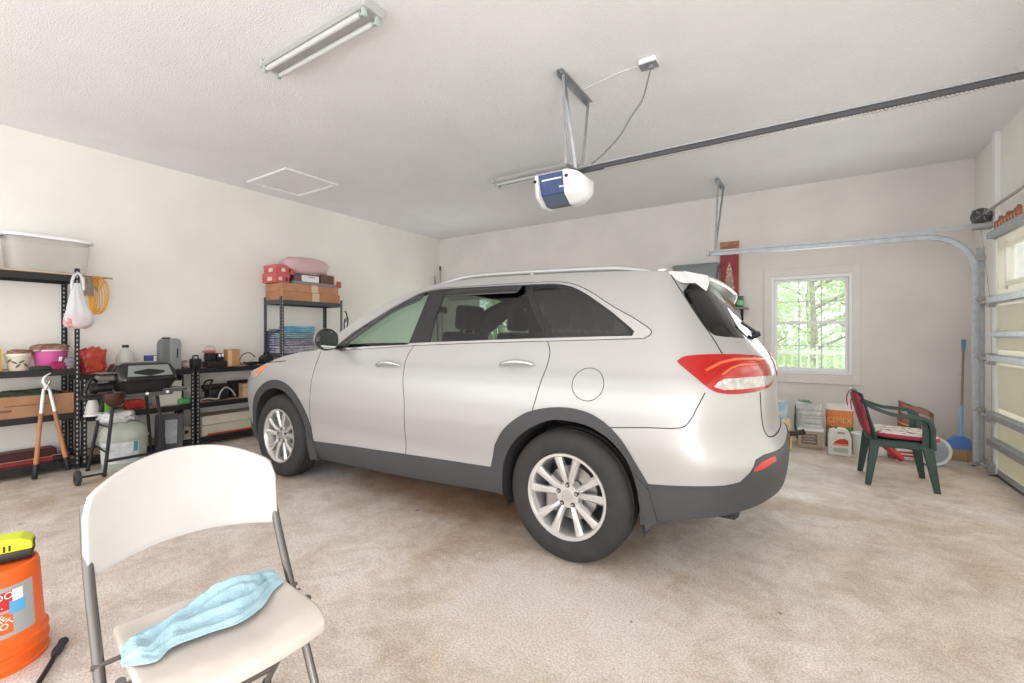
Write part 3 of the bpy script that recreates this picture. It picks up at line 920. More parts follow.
# ---- wheels
def make_wheel(s0, side):
    w = bpy.data.objects.new('wheel', None); link(w, car); w.location = (s0, side*.815, .36); w.rotation_euler = (0, 0, 0 if side > 0 else PI)
    b = MB()
    prof = [(.232, -.105), (.30, -.112), (.335, -.105), (.354, -.085), (.360, -.062), (.353, -.060), (.353, -.052), (.361, -.050), (.361, -.014), (.353, -.012), (.353, .012), (.361, .014), (.361, .050), (.353, .052), (.353, .060), (.360, .062), (.354, .085), (.335, .105), (.30, .113), (.250, .110), (.232, .100)]
    b.lathe(prof+[prof[0]], 64, axis='Y')
    t = b.build('tyre', RUBBER, w, 50)
    b = MB()   # barrel and lip
    b.lathe([(.205, -.09), (.222, -.09), (.232, -.075), (.232, .085), (.236, .100), (.234, .108), (.222, .108), (.214, .098), (.208, .06), (.205, -.09)], 64, axis='Y')
    rim = b.build('rim', ALLOY, w, 40)
    b = MB()
    for k in range(5):
        a0 = 2*PI*k/5+PI/2
        for q in (-1, 1):
            aa = a0+q*.20; ab = a0+q*.275
            pts = [(.052, .070, aa), (.10, .088, a0+q*.225), (.16, .092, a0+q*.255), (.216, .096, ab)]
            wd = [.030, .034, .040, .052]
            rows = []
            for (r, y, an), ww in zip(pts, wd):
                c = Vector((r*math.cos(an), 0, r*math.sin(an))); tdir = Vector((-math.sin(an), 0, math.cos(an)))
                rows.append([b.bm.verts.new(c+tdir*ww*.5+Vector((0, y-.012, 0))), b.bm.verts.new(c+tdir*ww*.22+Vector((0, y, 0))), b.bm.verts.new(c-tdir*ww*.22+Vector((0, y, 0))), b.bm.verts.new(c-tdir*ww*.5+Vector((0, y-.012, 0))),
                             b.bm.verts.new(c-tdir*ww*.4+Vector((0, y-.045, 0))), b.bm.verts.new(c+tdir*ww*.4+Vector((0, y-.045, 0)))])
            for A, B in zip(rows, rows[1:]):
                for i in range(6): b.bm.faces.new((A[i], A[(i+1) % 6], B[(i+1) % 6], B[i]))
            b.bm.faces.new(rows[0]); b.bm.faces.new(rows[-1][::-1])
    b.cyl((0, .03, 0), (0, .078, 0), .078, .066, 30)
    b.build('spokes', ALLOY, rim, 35)
    b = MB(); b.cyl((0, .07, 0), (0, .088, 0), .034, .030, 24); b.build('centre_cap', TRIMW, rim, 40)
    for k in range(5):
        a = 2*PI*k/5+PI/2
        b = MB(); b.cyl((.056*math.cos(a), .066, .056*math.sin(a)), (.056*math.cos(a), .0805, .056*math.sin(a)), .013, .013, 12)
        b.build('lug_recess', BLACK, rim)
        b = MB(); b.cyl((.056*math.cos(a), .066, .056*math.sin(a)), (.056*math.cos(a), .085, .056*math.sin(a)), .009, .008, 6); b.build('lug_nut', STEEL, rim)
    b = MB(); b.cyl((0, -.03, 0), (0, .015, 0), .150, .150, 40); b.build('brake_disc', STEEL, w, 40)
    b = MB(); b.box((.11, .012, -.06), (.10, .07, .13), bev=.02); b.build('brake_caliper', STEEL, w)
    b = MB(); b.cyl((0, -.10, 0), (0, -.085, 0), .20, .20, 30); b.build('wheel_back', INNER, w)
    return w
for s0 in (0, 2.78):
    for sd in (1, -1): make_wheel(s0, sd)

# arch liners, mud flaps, floor pan
for sd in (1, -1):
    for c, poly in ((0.0, R_IN), (2.78, F_IN)):
        b = MB()
        rows = []
        for u, z in poly:
            p = P(u, max(z, .2)); rows.append([b.bm.verts.new((p[0], (p[1]-.004)*sd, z)), b.bm.verts.new((p[0], .52*sd, z))])
        for A, B in zip(rows, rows[1:]): b.bm.faces.new((A[0], B[0], B[1], A[1]))
        b.bm.faces.new([r[1] for r in rows])
        b.build('arch_liner', INNER, car, 60)
    for pts, yo in (([(-.372, .56), (-.395, .53), (-.447, .48), (-.486, .325), (-.430, .262), (-.412, .40), (-.392, .50)], .0), ([(2.385, .46), (2.33, .42), (2.26, .30), (2.25, .225), (2.34, .215), (2.372, .32)], .0)):
        b = MB()
        a = [b.bm.verts.new((u, (P(max(-.5, u), max(.3, z))[1]+.012)*sd, z)) for u, z in pts]
        c = [b.bm.verts.new((u, (P(max(-.5, u), max(.3, z))[1]-.19)*sd, z)) for u, z in pts]
        n = len(pts)
        for i in range(n): b.bm.faces.new((a[i], a[(i+1) % n], c[(i+1) % n], c[i]))
        b.bm.faces.new(a); b.bm.faces.new(c[::-1])
        b.build('mud_flap', CLAD, car, 40)
b = MB(); b.box((1.35, 0, .31), (4.3, 1.02, .10), bev=.02); b.box((1.38, 0, .33), (1.86, 1.70, .10), bev=.02); b.box((-.56, 0, .49), (.44, 1.20, .10), bev=.02); b.box((3.35, 0, .36), (.4, 1.3, .08), bev=.02)
b.build('floor_pan', INNER, car)
b = MB(); b.tube([(.2, -.3, .30), (-.3, -.45, .36), (-.45, -.5, .42)], .03, 12); b.build('exhaust_pipe', STEEL, car, 60)

# ---- cabin
def seat(x, y, wide=.50, head=True, n=1):
    r = bpy.data.objects.new('seat', None); link(r, car); r.location = (x, y, .42)
    b = MB(); b.box((.22, 0, .17), (.52, wide, .16), (0, -.08, 0), bev=.05, seg=3); b.build('seat_cushion', SEATM, r, 60)
    b = MB(); b.box((-.10, 0, .52), (.13, wide*.94, .66), (0, -.24, 0), bev=.05, seg=3); b.build('seat_back', SEATM, r, 60)
    for k in range(n):
        yy = 0 if n == 1 else (-wide/2+.22+(wide-.44)*k/(n-1))
        b = MB(); b.box((-.20, yy, .955), (.10, .26, .19), (0, -.12, 0), bev=.04, seg=3); b.build('headrest', SEATM, r, 60)
        for q in (-.06, .06):
            b = MB(); b.cyl((-.19, yy+q, .80), (-.195, yy+q, .90), .007, seg=8); b.build('headrest_post', STEEL, r)
seat(1.30, .36); seat(1.30, -.36)
seat(.50, 0, 1.30, n=3)
seat(-.02, 0, 1.10, n=2)
b = MB(); b.prism([(2.30, .95), (2.25, 1.10), (1.98, 1.085), (1.80, 1.03), (1.72, .95), (1.80, .72), (2.2, .55)], -.72, .72, 'XZ'); b.build('dashboard', INNER, car, 40)
b = MB(); b.tube([(1.66+.05*math.sin(a), .36+.185*math.cos(a), .985+.165*math.sin(a)*1.0+0) for a in [2*PI*k/32 for k in range(32)]], .014, 8, closed=True)
b.box((1.68, .36, .985), (.04, .36, .05)); b.cyl((1.68, .36, .98), (1.95, .36, .93), .03); b.build('steering_wheel', INNER, car, 60)
b = MB(); b.box((1.74, .0, 1.475), (.03, .22, .06), bev=.012); b.cyl((1.74, 0, 1.49), (1.80, 0, 1.55), .01); b.build('interior_mirror', BLACK, car, 40)
# ================================================================ CEILING FIXTURES, TRACKS, OPENER
TUBE = mat('fluorescent_tube', (.60, .61, .60), .3)
LAMPW = mat('fixture_white', (.50, .50, .495), .45)
def fluorescent(label, loc, ln=1.10, w=.24):
    r = thing('fluorescent_light', label, 'ceiling light', loc)
    b = MB()
    sec = [(-.055, 0), (-.055, -.045), (.055, -.045), (.055, 0)]
    b.prism(sec, -ln/2+.03, ln/2-.03, 'YZ'); b.build('channel_housing', LAMPW, r)
    b = MB()
    for s in (1, -1):
        q = [(s*.05, -.046), (s*.072, -.034), (s*.072, -.030), (s*.05, -.040)]
        if s < 0: q = q[::-1]
        b.prism(q, -ln/2+.03, ln/2-.03, 'YZ')
    for s in (1, -1):
        pass
    b.build('reflector', LAMPW, r)
    for s in (1, -1):
        b = MB(); b.box((s*(ln/2-.015), 0, -.028), (.03, .150, .052), bev=.006); e = b.build('end_cap', LAMPW, r)
        for q in (1, -1):
            b = MB(); b.box((s*(ln/2-.035), q*.046, -.072), (.022, .030, .045), bev=.004); b.build('tube_socket', mat_sock, e)
    for q in (1, -1):
        b = MB(); b.cyl((-ln/2+.045, q*.046, -.075), (ln/2-.045, q*.046, -.075), .0165, seg=16); t = b.build('fluorescent_tube', TUBE, r, 50)
        b = MB()
        b.cyl((ln/2-.045, q*.046, -.075), (ln/2-.068, q*.046, -.075), .0172, seg=16); b.build('tube_end', GALV, t, 50)
        b = MB(); b.cyl((-ln/2+.045, q*.046, -.075), (-ln/2+.068, q*.046, -.075), .0172, seg=16); b.build('tube_end', GALV, t, 50)
    return r
mat_sock = mat('socket_green_white', (.44, .56, .52), .4)
fluorescent('two-tube fluorescent light nearest the camera, on the bare ceiling', (-2.62, 1.755, HC))
fluorescent('distant two-tube fluorescent light, partly behind the garage door opener', (-2.66, 4.58, HC))

# --- opener
OPB = mat('opener_blue', (.03, .06, .20), .35, var=.2, scale=20)
OPD = mat('opener_slate', (.10, .13, .17), .4)
LENS = mat('opener_white', (.88, .88, .87), .3)
op = thing('garage_door_opener', 'blue and white garage door opener hanging from the ceiling above the car', 'garage door opener', (-1.555, 3.16, 2.249))
op.scale = (.88, .88, .88)
b = MB()
sec = [(-.115, .075), (-.165, .235), (.165, .235), (.165, .06), (.06, .0), (-.02, .0)]
b.prism([(y, z) for y, z in sec], -.17, .07, 'YZ'); b.build('motor_housing', OPB, op)
b = MB(); b.prism([(-.112, .073), (-.118, .092), (-.03, .012), (.055, -.004), (.16, .058), (.06, -.004), (-.02, -.005)], -.165, .065, 'YZ'); b.build('control_panel', OPD, op)
for s, x0, ln in ((-1, -.17, .075), (1, .07, .17)):
    b = MB(); rows = []
    base = [(-.150, .05), (-.185, .235), (.185, .235), (.175, .05), (.07, -.018), (-.04, -.018)]
    dn = []
    for i in range(6):
        a, c = Vector(base[i]), Vector(base[(i+1) % 6])
        for k in range(5): dn.append(a+(c-a)*k/5)
    N_ = 8
    for i in range(N_+1):
        t = i/N_; sc = math.sqrt(max(0.0, 1-(t*.93)**2.4)); 
        rows.append([b.bm.verts.new((x0+s*ln*t, p.x*sc, .13+(p.y-.13)*sc)) for p in dn])
    for A, B in zip(rows, rows[1:]):
        for k in range(30): b.bm.faces.new((A[k], A[(k+1) % 30], B[(k+1) % 30], B[k]))
    b.bm.faces.new(rows[0]); b.bm.faces.new(rows[-1])
    b.build('lamp_lens', LENS, op, 60)
    b = MB(); b.cyl((x0+s*.03, -.182, .185), (x0+s*.03, -.172, .185), .014, seg=14); b.build('bolt', BLACK, op)
b = MB(); b.bar((-.145, -.152, .188), (.045, -.152, .188), .008, .012); b.bar((.01, -.128, .125), (.05, -.128, .125), .006, .02); b.build('pale_stripe', WHITE, op)
b = MB(); b.box((-.03, 0, .2375), (.30, .10, .005)); b.build('top_plate', GALV, op)

# rail of the opener, with its chain and trolley
DARKST = mat('dark_rail_steel', (.10, .10, .105), .35, .6)
rl = thing('opener_rail', 'long dark steel opener rail running from the motor to the garage door', 'opener rail', (-1.46, 3.16, 2.49))
b = MB(); b.box((1.48, 0, -.010), (2.96, .036, .034), bev=.004); b.build('rail', DARKST, rl)
b = MB(); b.box((1.48, 0, .009), (2.96, .054, .008)); b.build('rail_cap', GALV, rl)
b = MB()
n = 150
for k in range(n):
    b.box((.25+k*2.60/n, -.028, -.040), (2.60/n*.7, .010 if k % 2 else .006, .011))
b.tube([(.23, -.028, -.040), (2.88, -.028, -.040)], .0026, 6)
b.build('drive_chain', STEEL, rl)
b = MB(); b.box((2.72, 0, -.045), (.16, .05, .05), bev=.008); b.build('trolley', BLACK, rl, 50)
b = MB(); b.box((2.97, 0, 0.0), (.06, .05, .07), bev=.004); b.build('header_bracket', GALV, rl)

# punched angle hanger
hg = thing('opener_hanger', 'galvanised punched-angle hanger carrying the opener from the ceiling', 'bracket', (-1.47, 3.16, HC))
def punched(b, p0, p1, w=.032, up=(1, 0, 0), holes=True):
    b.bar(p0, p1, w, .003, up)
    p0, p1 = Vector(p0), Vector(p1); d = p1-p0; L = d.length; d.normalize()
    u = Vector(up); x = d.cross(u).normalized(); z = x.cross(d).normalized()
    b.bar(p0+x*w/2+z*.010, p1+x*w/2+z*.010, .003, .022, up)
def holes_of(b, p0, p1, up, step=.045, off=.0025):
    p0, p1 = Vector(p0), Vector(p1); d = p1-p0; L = d.length; d.normalize()
    u = Vector(up); x = d.cross(u).normalized(); z = x.cross(d).normalized()
    t = step/2
    while t < L-.02:
        for s in (1, -1): b.bar(p0+d*(t-.010)+z*off*s, p0+d*(t+.010)+z*off*s, .010, .001, up)
        t += step
b = MB(); b.bar((0, -.26, -.012), (0, .29, -.012), .045, .004); b.bar((-.022, -.26, -.030), (-.022, .29, -.030), .004, .036); b.build('ceiling_angle', GALV, hg)
for p0, p1 in (((0, -.20, -.03), (.02, -.20, -.68)), ((.0, -.19, -.03), (.02, -.03, -.66)), ((0, .25, -.03), (.02, .08, -.66))):
    b = MB(); punched(b, p0, p1, up=(1, 0, 0)); o = b.build('strap', GALV, hg)
    b = MB(); holes_of(b, p0, p1, (1, 0, 0)); b.build('punched_holes', DARK_HOLE, o)
b = MB()
for y in (-.22, .25): b.cyl((0, y, -.008), (0, y, -.024), .012, seg=6)
b.build('lag_bolts', GALV, hg)
b = MB(); b.bar((.02, -.22, -.672), (.02, .12, -.664), .035, .004); b.build('cross_strap', GALV, hg)

ob = thing('outlet_box', 'white outlet box on the ceiling to the right of the hanger', 'outlet', (-.91, 3.16, HC))
b = MB(); b.box((0, 0, -.018), (.12, .085, .036), bev=.004); b.build('box', WHITE, ob)
b = MB(); b.box((0, 0, -.039), (.125, .09, .006), bev=.002); b.build('cover_plate', GALV, ob)
b = MB(); b.box((.02, .0, -.052), (.035, .035, .03), bev=.006); b.build('plug', mat('grey_plug', (.25, .25, .26), .5), ob)
CORD = mat('grey_cord', (.15, .15, .16), .5)
def cr(pts, n=8):
    P_ = [Vector(p) for p in pts]; out = []
    for i in range(len(P_)-1):
        p0 = P_[max(0, i-1)]; p1 = P_[i]; p2 = P_[i+1]; p3 = P_[min(len(P_)-1, i+2)]
        for k in range(n):
            t = k/n
            out.append(.5*((2*p1)+(p2-p0)*t+(2*p0-5*p1+4*p2-p3)*t*t+(3*p1-p0-3*p2+p3)*t**3))
    out.append(P_[-1]); return out
b = MB(); b.tube(cr([(-.89, 3.15, 3.09), (-.91, 3.14, 3.00), (-.95, 3.145, 2.88), (-1.02, 3.14, 2.79), (-1.11, 3.145, 2.67), (-1.22, 3.15, 2.58), (-1.34, 3.145, 2.505), (-1.40, 3.12, 2.483), (-1.425, 3.11, 2.478)]), .005, 8)
tag(b.build('power_cord', CORD, None, 60), 'grey power cord drooping from the ceiling outlet to the opener', 'cord')
b = MB(); b.tube(cr([(-1.46, 3.24, HC-.01), (-1.3, 3.21, HC-.012), (-1.12, 3.18, HC-.006), (-.975, 3.17, HC-.012)]), .0035, 6)
tag(b.build('wire', WHITE, None, 60), 'thin pale wire along the ceiling from the hanger to the outlet box', 'wire')
b = MB(); b.tube(cr([(-1.47, 2.96, HC-.012), (-1.75, 2.85, HC-.006), (-2.0, 2.83, HC-.006)]), .002, 6)

# --- horizontal and vertical door track on the back side
tr = thing('door_track', 'curved galvanised garage door track along the back wall', 'garage door track', (1.33, 5.82, 0))
def csection(pts, side=(0, 1, 0), w=.05, d=.030, t=.004):
    """C-channel swept along pts; side is the open direction"""
    b = MB(); s = Vector(side); rows = []; n = len(pts)
    for i, p in enumerate(pts):
        tg = (pts[min(n-1, i+1)]-pts[max(0, i-1)]).normalized(); nrm = tg.cross(s).normalized()
        sec = [(-w/2, 0), (-w/2, d), (w/2, d), (w/2, 0), (w/2-t, 0), (w/2-t, d-t), (-w/2+t, d-t), (-w/2+t, 0)]
        rows.append([b.bm.verts.new(p+nrm*a+s*c) for a, c in sec])
    for A, B in zip(rows, rows[1:]):
        for k in range(8): b.bm.faces.new((A[k], A[(k+1) % 8], B[(k+1) % 8], B[k]))
    b.bm.faces.new(rows[0]); b.bm.faces.new(rows[-1])
    return b
ZT, RC = 2.185, .36
curve = [Vector((-RC+RC*math.sin(a), .0, ZT-RC+RC*math.cos(a))) for a in [PI/2*k/14 for k in range(15)]]
csection([Vector((-2.31, .0, ZT+.03))]+curve[:1]).build('horizontal_track', GALV, tr)
csection(curve).build('curved_track', GALV, tr, 30)
csection([curve[-1], Vector((0, 0, .04))]).build('vertical_track', GALV, tr)
b = MB(); b.bar((-2.25, .035, ZT+.055), (-.25, .035, ZT+.03), .003, .035); b.build('stiffening_angle', GALV, tr)
b = MB(); b.box((.06, .055, 1.05), (.003, .06, 2.0)); b.box((.035, .055, 1.05), (.05, .003, 2.0)); b.build('wall_angle', GALV, tr)
for z in (.06, .55, 1.05, 1.58, 1.95):
    b = MB(); b.box((.035, .03, z), (.06, .05, .045), bev=.004); b.cyl((.0, .034, z), (.0, -.004, z), .008, seg=8); b.build('track_bracket', STEEL, tr, 40)
b = MB(); b.bar((-.55, .05, ZT+.055), (.12, .05, ZT+.075), .004, .04); b.build('flag_bar', GALV, tr)
b = MB(); b.box((-2.30, .02, ZT+.04), (.04, .06, .06), bev=.004); b.build('end_stop', GALV, tr)
kb = thing('track_hanger', 'galvanised vee hanger holding the end of the horizontal track to the ceiling', 'bracket', (-.885, 6.0, HC))
b = MB(); b.bar((0, -.06, -.012), (.01, .36, -.012), .04, .004); b.bar((-.02, -.06, -.03), (-.01, .36, -.03), .004, .035); b.build('ceiling_angle', GALV, kb)
for p0, p1 in (((0, -.03, -.03), (-.02, -.14, -.91)), ((.01, .32, -.03), (-.02, -.12, -.89))):
    b = MB(); punched(b, p0, p1, w=.03, up=(1, 0, 0)); b.build('strap', GALV, kb)

# --- torsion shaft with cable drum
sh = thing('torsion_shaft', 'steel torsion shaft with a dark cable drum above the garage door', 'torsion shaft', (1.42, 0, 2.385))
b = MB(); b.cyl((0, 6.18, 0), (0, .6, 0), .0127, seg=14); b.build('shaft', STEEL, sh, 50)
b = MB(); b.lathe([(.02, -.05), (.05, -.05), (.062, -.035), (.062, -.02), (.072, -.015), (.072, .0), (.050, .005), (.050, .045), (.064, .05), (.064, .06), (.02, .062)], 32, (0, 6.08, 0), 'Y'); dr = b.build('cable_drum', mat('drum_dark', (.09, .09, .09), .45, .5), sh, 40)
b = MB()
for k in range(5):
    a = 2*PI*k/5; b.bar((.02*math.cos(a), 6.026, .02*math.sin(a)), (.056*math.cos(a), 6.026, .056*math.sin(a)), .006, .012, (0, 1, 0))
b.build('drum_spokes', GALV, dr)
b = MB(); b.box((.02, 6.17, -.02), (.13, .006, .20)); b.cyl((0, 6.16, 0), (0, 6.19, 0), .028, seg=18); b.box((.085, 6.14, -.02), (.005, .10, .20)); b.build('bearing_plate', GALV, sh)
b = MB(); b.lathe([(.02, 0)]+[(.03+.003*(k % 2), .012*k) for k in range(110)]+[(.02, 1.32)], 12, (0, 2.0, 0), 'Y'); b.build('torsion_spring', DARKST, sh)
b = MB(); b.tube([(-.0, 6.10, -.06), (.0, 5.80, -.9), (-.0, 5.78, -2.3)], .002, 6); b.build('lift_cable', STEEL, sh)

# carved wooden sign propped on the door's top strut
sg = thing('wooden_sign', 'small reddish carved wooden sign propped above the garage door', 'sign', (1.475, 5.62, 2.185))
SGM = mat('sign_red_wood', (.42, .15, .08), .6, var=.4, scale=25)
b = MB(); pts = []
nn = 22
for k in range(nn+1):
    t = k/nn; pts.append((-.29+.58*t, .105+.016*math.sin(t*19)+.010*math.sin(t*43)))
b.prism([(-.29, 0), (.29, 0)]+pts[::-1], -.010, .010, 'YZ'); b.build('carved_board', SGM, sg)
b = MB()
for k in range(7): b.bar((-.012, -.22+.07*k, .02), (-.012, -.20+.07*k, .075), .018, .006, (1, 0, 0))
b.build('carved_strokes', mat('sign_light_wood', (.62, .38, .22), .6), sg)
# ================================================================ FOREGROUND
CHW = mat('chair_white_plastic', (.50, .485, .47), .45, var=.05, scale=5, bump=.05, bscale=300)
ch = thing('folding_chair', 'white plastic folding chair with grey steel frame standing in the foreground', 'chair', (-1.338, .617, 0), math.radians(-7))
# backrest: curved shell
def back_pt(t, k):
    y = -.250+.500*t; q = abs(2*t-1)
    zt = .785+.088*(1-q**2.3)-(.045*max(0, (q-.93)/.07)**2)
    zb = .578+.022*(1-q**2)+(.035*max(0, (q-.94)/.06)**2)
    z = zb+(zt-zb)*k
    x = -.255-.13*(z-.58)-.075*(1-q*q)
    return (x, y, z)
b = MB(); b.grid(lambda i, j: back_pt(i, j), 41, 13); o = b.build('backrest', CHW, ch, 180)
m = o.modifiers.new('thickness', 'SOLIDIFY'); m.thickness = .020; m.offset = 0
m = o.modifiers.new('round', 'BEVEL'); m.width = .006; m.segments = 2; m.limit_method = 'ANGLE'; m.angle_limit = math.radians(40)
# seat
def seat_pt(u, v, top):
    x = -.200+.380*u; y = (-.5+v)*(.405+.01*u)
    # rounded corners
    q = abs(2*v-1)
    x += (.030*(1-q**2)-.015 if u > .5 else 0)*(u-.5)*2
    z = .452-.012*math.sin(PI*min(1, max(0, u)))*(1-q*q)
    if u > .82: z -= .030*((u-.82)/.18)**2
    if u < .10: z += .006*((.1-u)/.1)
    return Vector((x, y, z-(0 if top else .034)))
b = MB()
A = [[b.bm.verts.new(seat_pt(i/24, j/20, True)) for j in range(21)] for i in range(25)]
B = [[b.bm.verts.new(seat_pt(i/24, j/20, False)) for j in range(21)] for i in range(25)]
for i in range(24):
    for j in range(20):
        b.bm.faces.new((A[i][j], A[i+1][j], A[i+1][j+1], A[i][j+1])); b.bm.faces.new((B[i][j], B[i][j+1], B[i+1][j+1], B[i+1][j]))
rim = [(i, 0) for i in range(25)]+[(24, j) for j in range(1, 21)]+[(i, 20) for i in range(23, -1, -1)]+[(0, j) for j in range(19, 0, -1)]
for k in range(len(rim)):
    i, j = rim[k]; i2, j2 = rim[(k+1) % len(rim)]
    b.bm.faces.new((A[i][j], B[i][j], B[i2][j2], A[i2][j2]))
o = b.build('seat', mat('seat_soiled_plastic', (.58, .525, .475), .5, var=.10, scale=7, bump=.06, bscale=300), ch, 180)
m = o.modifiers.new('round', 'BEVEL'); m.width = .010; m.segments = 3; m.limit_method = 'ANGLE'; m.angle_limit = math.radians(50)
FR = mat('chair_frame_grey', (.18, .168, .158), .30, .75)
for s in (1, -1):
    b = MB(); b.tube(cr([(-.318, s*.243, .765), (-.258, s*.243, .60), (-.13, s*.240, .40), (.03, s*.238, .16), (.118, s*.236, .012)], 5), .0125, 12)
    l = b.build('leg', FR, ch, 60); l['label'] = 'grey steel front leg running up into the backrest'
    b = MB(); b.cyl((.113, s*.236, .022), (.126, s*.236, .0), .016, .017, 12); b.build('rubber_foot', BLACK, l, 50)
    b = MB(); b.tube(cr([(.02, s*.222, .425), (-.13, s*.222, .22), (-.285, s*.222, .012)], 5), .011, 12)
    l = b.build('leg', FR, ch, 60)
    b = MB(); b.cyl((-.278, s*.222, .022), (-.292, s*.222, .0), .0145, .016, 12); b.build('rubber_foot', BLACK, l, 50)
    b = MB(); b.bar((-.15, s*.185, .405), (.10, s*.185, .405), .004, .024, bev=.001); b.cyl((-.125, s*.18, .405), (-.125, s*.256, .405), .006, seg=10); b.cyl((.02, s*.18, .412), (.02, s*.228, .412), .006, seg=10)
    b.build('seat_bracket', FR, ch)
b = MB(); b.tube([(-.225, -.222, .095), (-.225, .222, .095)], .009, 10); b.build('stretcher', FR, ch, 60)
b = MB(); b.tube([(.075, -.245, .085), (.075, .245, .085)], .009, 10); b.build('stretcher', FR, ch, 60)

# blue cloth on the seat
CLOTH = mat('blue_microfibre', (.38, .56, .65), .95, var=.12, scale=18, bump=.4, bscale=220)
o_poly = [(-.115, -.178), (-.045, -.215), (.045, -.185), (.030, -.14), (.065, -.02), (.055, .08), (-.02, .165), (-.10, .20), (-.185, .19), (-.19, .12), (-.175, .02), (-.165, -.08)]
def cloth_mesh():
    b = MB(); n, mm = 64, 24
    c0 = Vector((-.06, -.19)); c1 = Vector((-.135, .19))
    edgeA = smooth_line([(-.070, -.205), (-.105, -.165), (-.120, -.10), (-.165, -.03), (-.185, .04), (-.180, .12), (-.195, .165), (-.170, .200)], 8)
    edgeB = smooth_line([(.015, -.220), (.058, -.165), (.030, -.125), (.035, -.05), (.050, .02), (.020, .09), (-.040, .145), (-.070, .190)], 8)
    def at(L, t):
        f = t*(len(L)-1); i = min(int(f), len(L)-2); return Vector(L[i]).lerp(Vector(L[i+1]), f-i)
    def pt(i, j):
        a, c = at(edgeA, i), at(edgeB, i); p = a.lerp(c, j)
        hump = math.sin(PI*j)**.6*math.sin(PI*min(1, i*1.02))**.4
        z = .4545+.006*hump
        # creases running along the cloth, a pinched ridge in the middle and a turned-back hem at the near end
        for c_, w_, h_, sl in ((.16, .035, .013, .15), (.34, .05, .024, .30), (.52, .030, .010, -.35), (.66, .045, .017, -.2), (.86, .03, .009, .1)):
            z += h_*math.exp(-((j-c_-sl*(i-.5)+.06*math.sin(7*i+c_*9))/w_)**2)*min(1, hump*1.5)*(.45+.55*math.sin(PI*i)**2)
        z += .030*math.exp(-((i-.60)/.16)**2)*math.exp(-((j-.38)/.20)**2)
        z += .012*math.exp(-((i-.30)/.05)**2)*math.exp(-((j-.6)/.3)**2)
        z += .005*noise.noise(Vector((p.x*60, p.y*50, 9)))*min(1, hump*1.6)
        z += .013*math.exp(-((i-.09)/.03)**2)*math.sin(PI*j)**.5
        return (p.x, p.y, max(z, .4525))
    b.grid(pt, n, mm*2)
    return b
o = cloth_mesh().build('cleaning_cloth', CLOTH, None, 180); o.location = ch.location; o.rotation_euler = ch.rotation_euler; o.location.z = .002
solidify(o, .003, 1); subsurf(o)
tag(o, 'crumpled light blue cleaning cloth lying on the white chair seat', 'cloth')

# orange bucket, upside down
ORANGE = mat('orange_bucket', (.82, .13, .015), .4)
LABELG = mat('label_grey', (.38, .38, .39), .5)
bk = thing('bucket', 'orange plastic bucket turned upside down at the left edge', 'bucket', (-2.585, .365, 0))
b = MB(); b.lathe([(.152, 0), (.160, .0), (.162, .012), (.155, .016), (.155, .045), (.163, .050), (.163, .060), (.154, .064), (.154, .088), (.161, .092), (.161, .100), (.150, .106), (.1485, .12), (.135, .352), (.130, .368), (.122, .372), (.118, .366), (0, .366)], 56)
b.build('pail_body', ORANGE, bk, 35)
def on_pail(a, z, off): 
    r = .1485-(z-.12)*(.0135/.232)+off
    return (r*math.cos(a), r*math.sin(a), z)
VA = math.atan2(-.365, 2.585)
def patch(name, m, a0, a1, z0, z1, off, shear=0.0, n=16):
    b = MB(); b.grid(lambda i, j: on_pail(VA+a0+(a1-a0)*i, z0+(z1-z0)*j+shear*(i-.5), off), n, 6); o = b.build(name, m, bk, 180); return o
patch('label_panel', LABELG, -.95, .92, .135, .315, .0008)
patch('label_square', ORANGE, -.35, .42, .150, .225, .0014)
patch('red_banner', RED, -.60, .45, .232, .297, .0014, .006)
patch('blue_patch', mat('label_blue', (.10, .42, .75), .5), .36, .68, .215, .262, .0018, .0)  # blue patch printed on the label
patch('white_patch', WHITE, .42, .64, .258, .300, .0020, .0)
def wrap_text(txt, size, m, ac, zc, tilt, off, name='lettering', flip=False):
    o = lettering(txt, size, m, bk, (0, 0, 0), (0, 0, 0), 0.0, name=name)
    ct, st = math.cos(tilt), math.sin(tilt)
    for v in o.data.vertices:
        x, y = v.co.x*ct-v.co.y*st, v.co.x*st+v.co.y*ct
        v.co = on_pail(VA+ac+x/.148, zc+y, off)
    return o
wrap_text('THE\nHOME\nDEPOT', .030, WHITE, .06, .186, .70, .0022)
wrap_text("LET'S DO\nTHIS.", .034, WHITE, -.02, .266, .06, .0024)
b = MB()
for s in (1, -1):
    a = VA+s*1.9
    c = (.158*math.cos(a), .158*math.sin(a), .07); b.ball(c, (.014, .014, .014), 12, 8)
b.build('handle_ear', ORANGE, bk, 60)
b = MB(); b.tube([(.172*math.cos(VA+1.9+2.48*k/24), .172*math.sin(VA+1.9+2.48*k/24), .07-.058*math.sin(PI*k/24)) for k in range(25)], .0025, 8); b.build('wire_handle', GALV, bk, 60)

LIME = mat('lime_yellow', (.72, .80, .02), .35)
cg = thing('battery_charger', 'lime yellow and black battery charger on top of the orange bucket', 'battery charger', (-2.60, .405, .372), math.radians(75))
b = MB(); b.box((0, 0, .018), (.165, .105, .036), bev=.010, seg=2); b.build('base', BLACK, cg, 40)
b = MB(); b.prism([(-.08, .034), (.082, .034), (.080, .062), (.05, .082), (-.02, .086), (-.06, .075), (-.078, .055)], -.048, .048, 'XZ')
o = b.build('top_shell', LIME, cg); m = o.modifiers.new('round', 'BEVEL'); m.width = .006; m.segments = 2
b = MB()
for k in range(5): b.box((-.035+.014*k, -.0485, .052), (.006, .004, .022)); b.box((-.035+.014*k, .0485, .052), (.006, .004, .022))
b.box((.0825, 0, .05), (.003, .05, .012))
b.build('vent_slots', BLACK, cg)

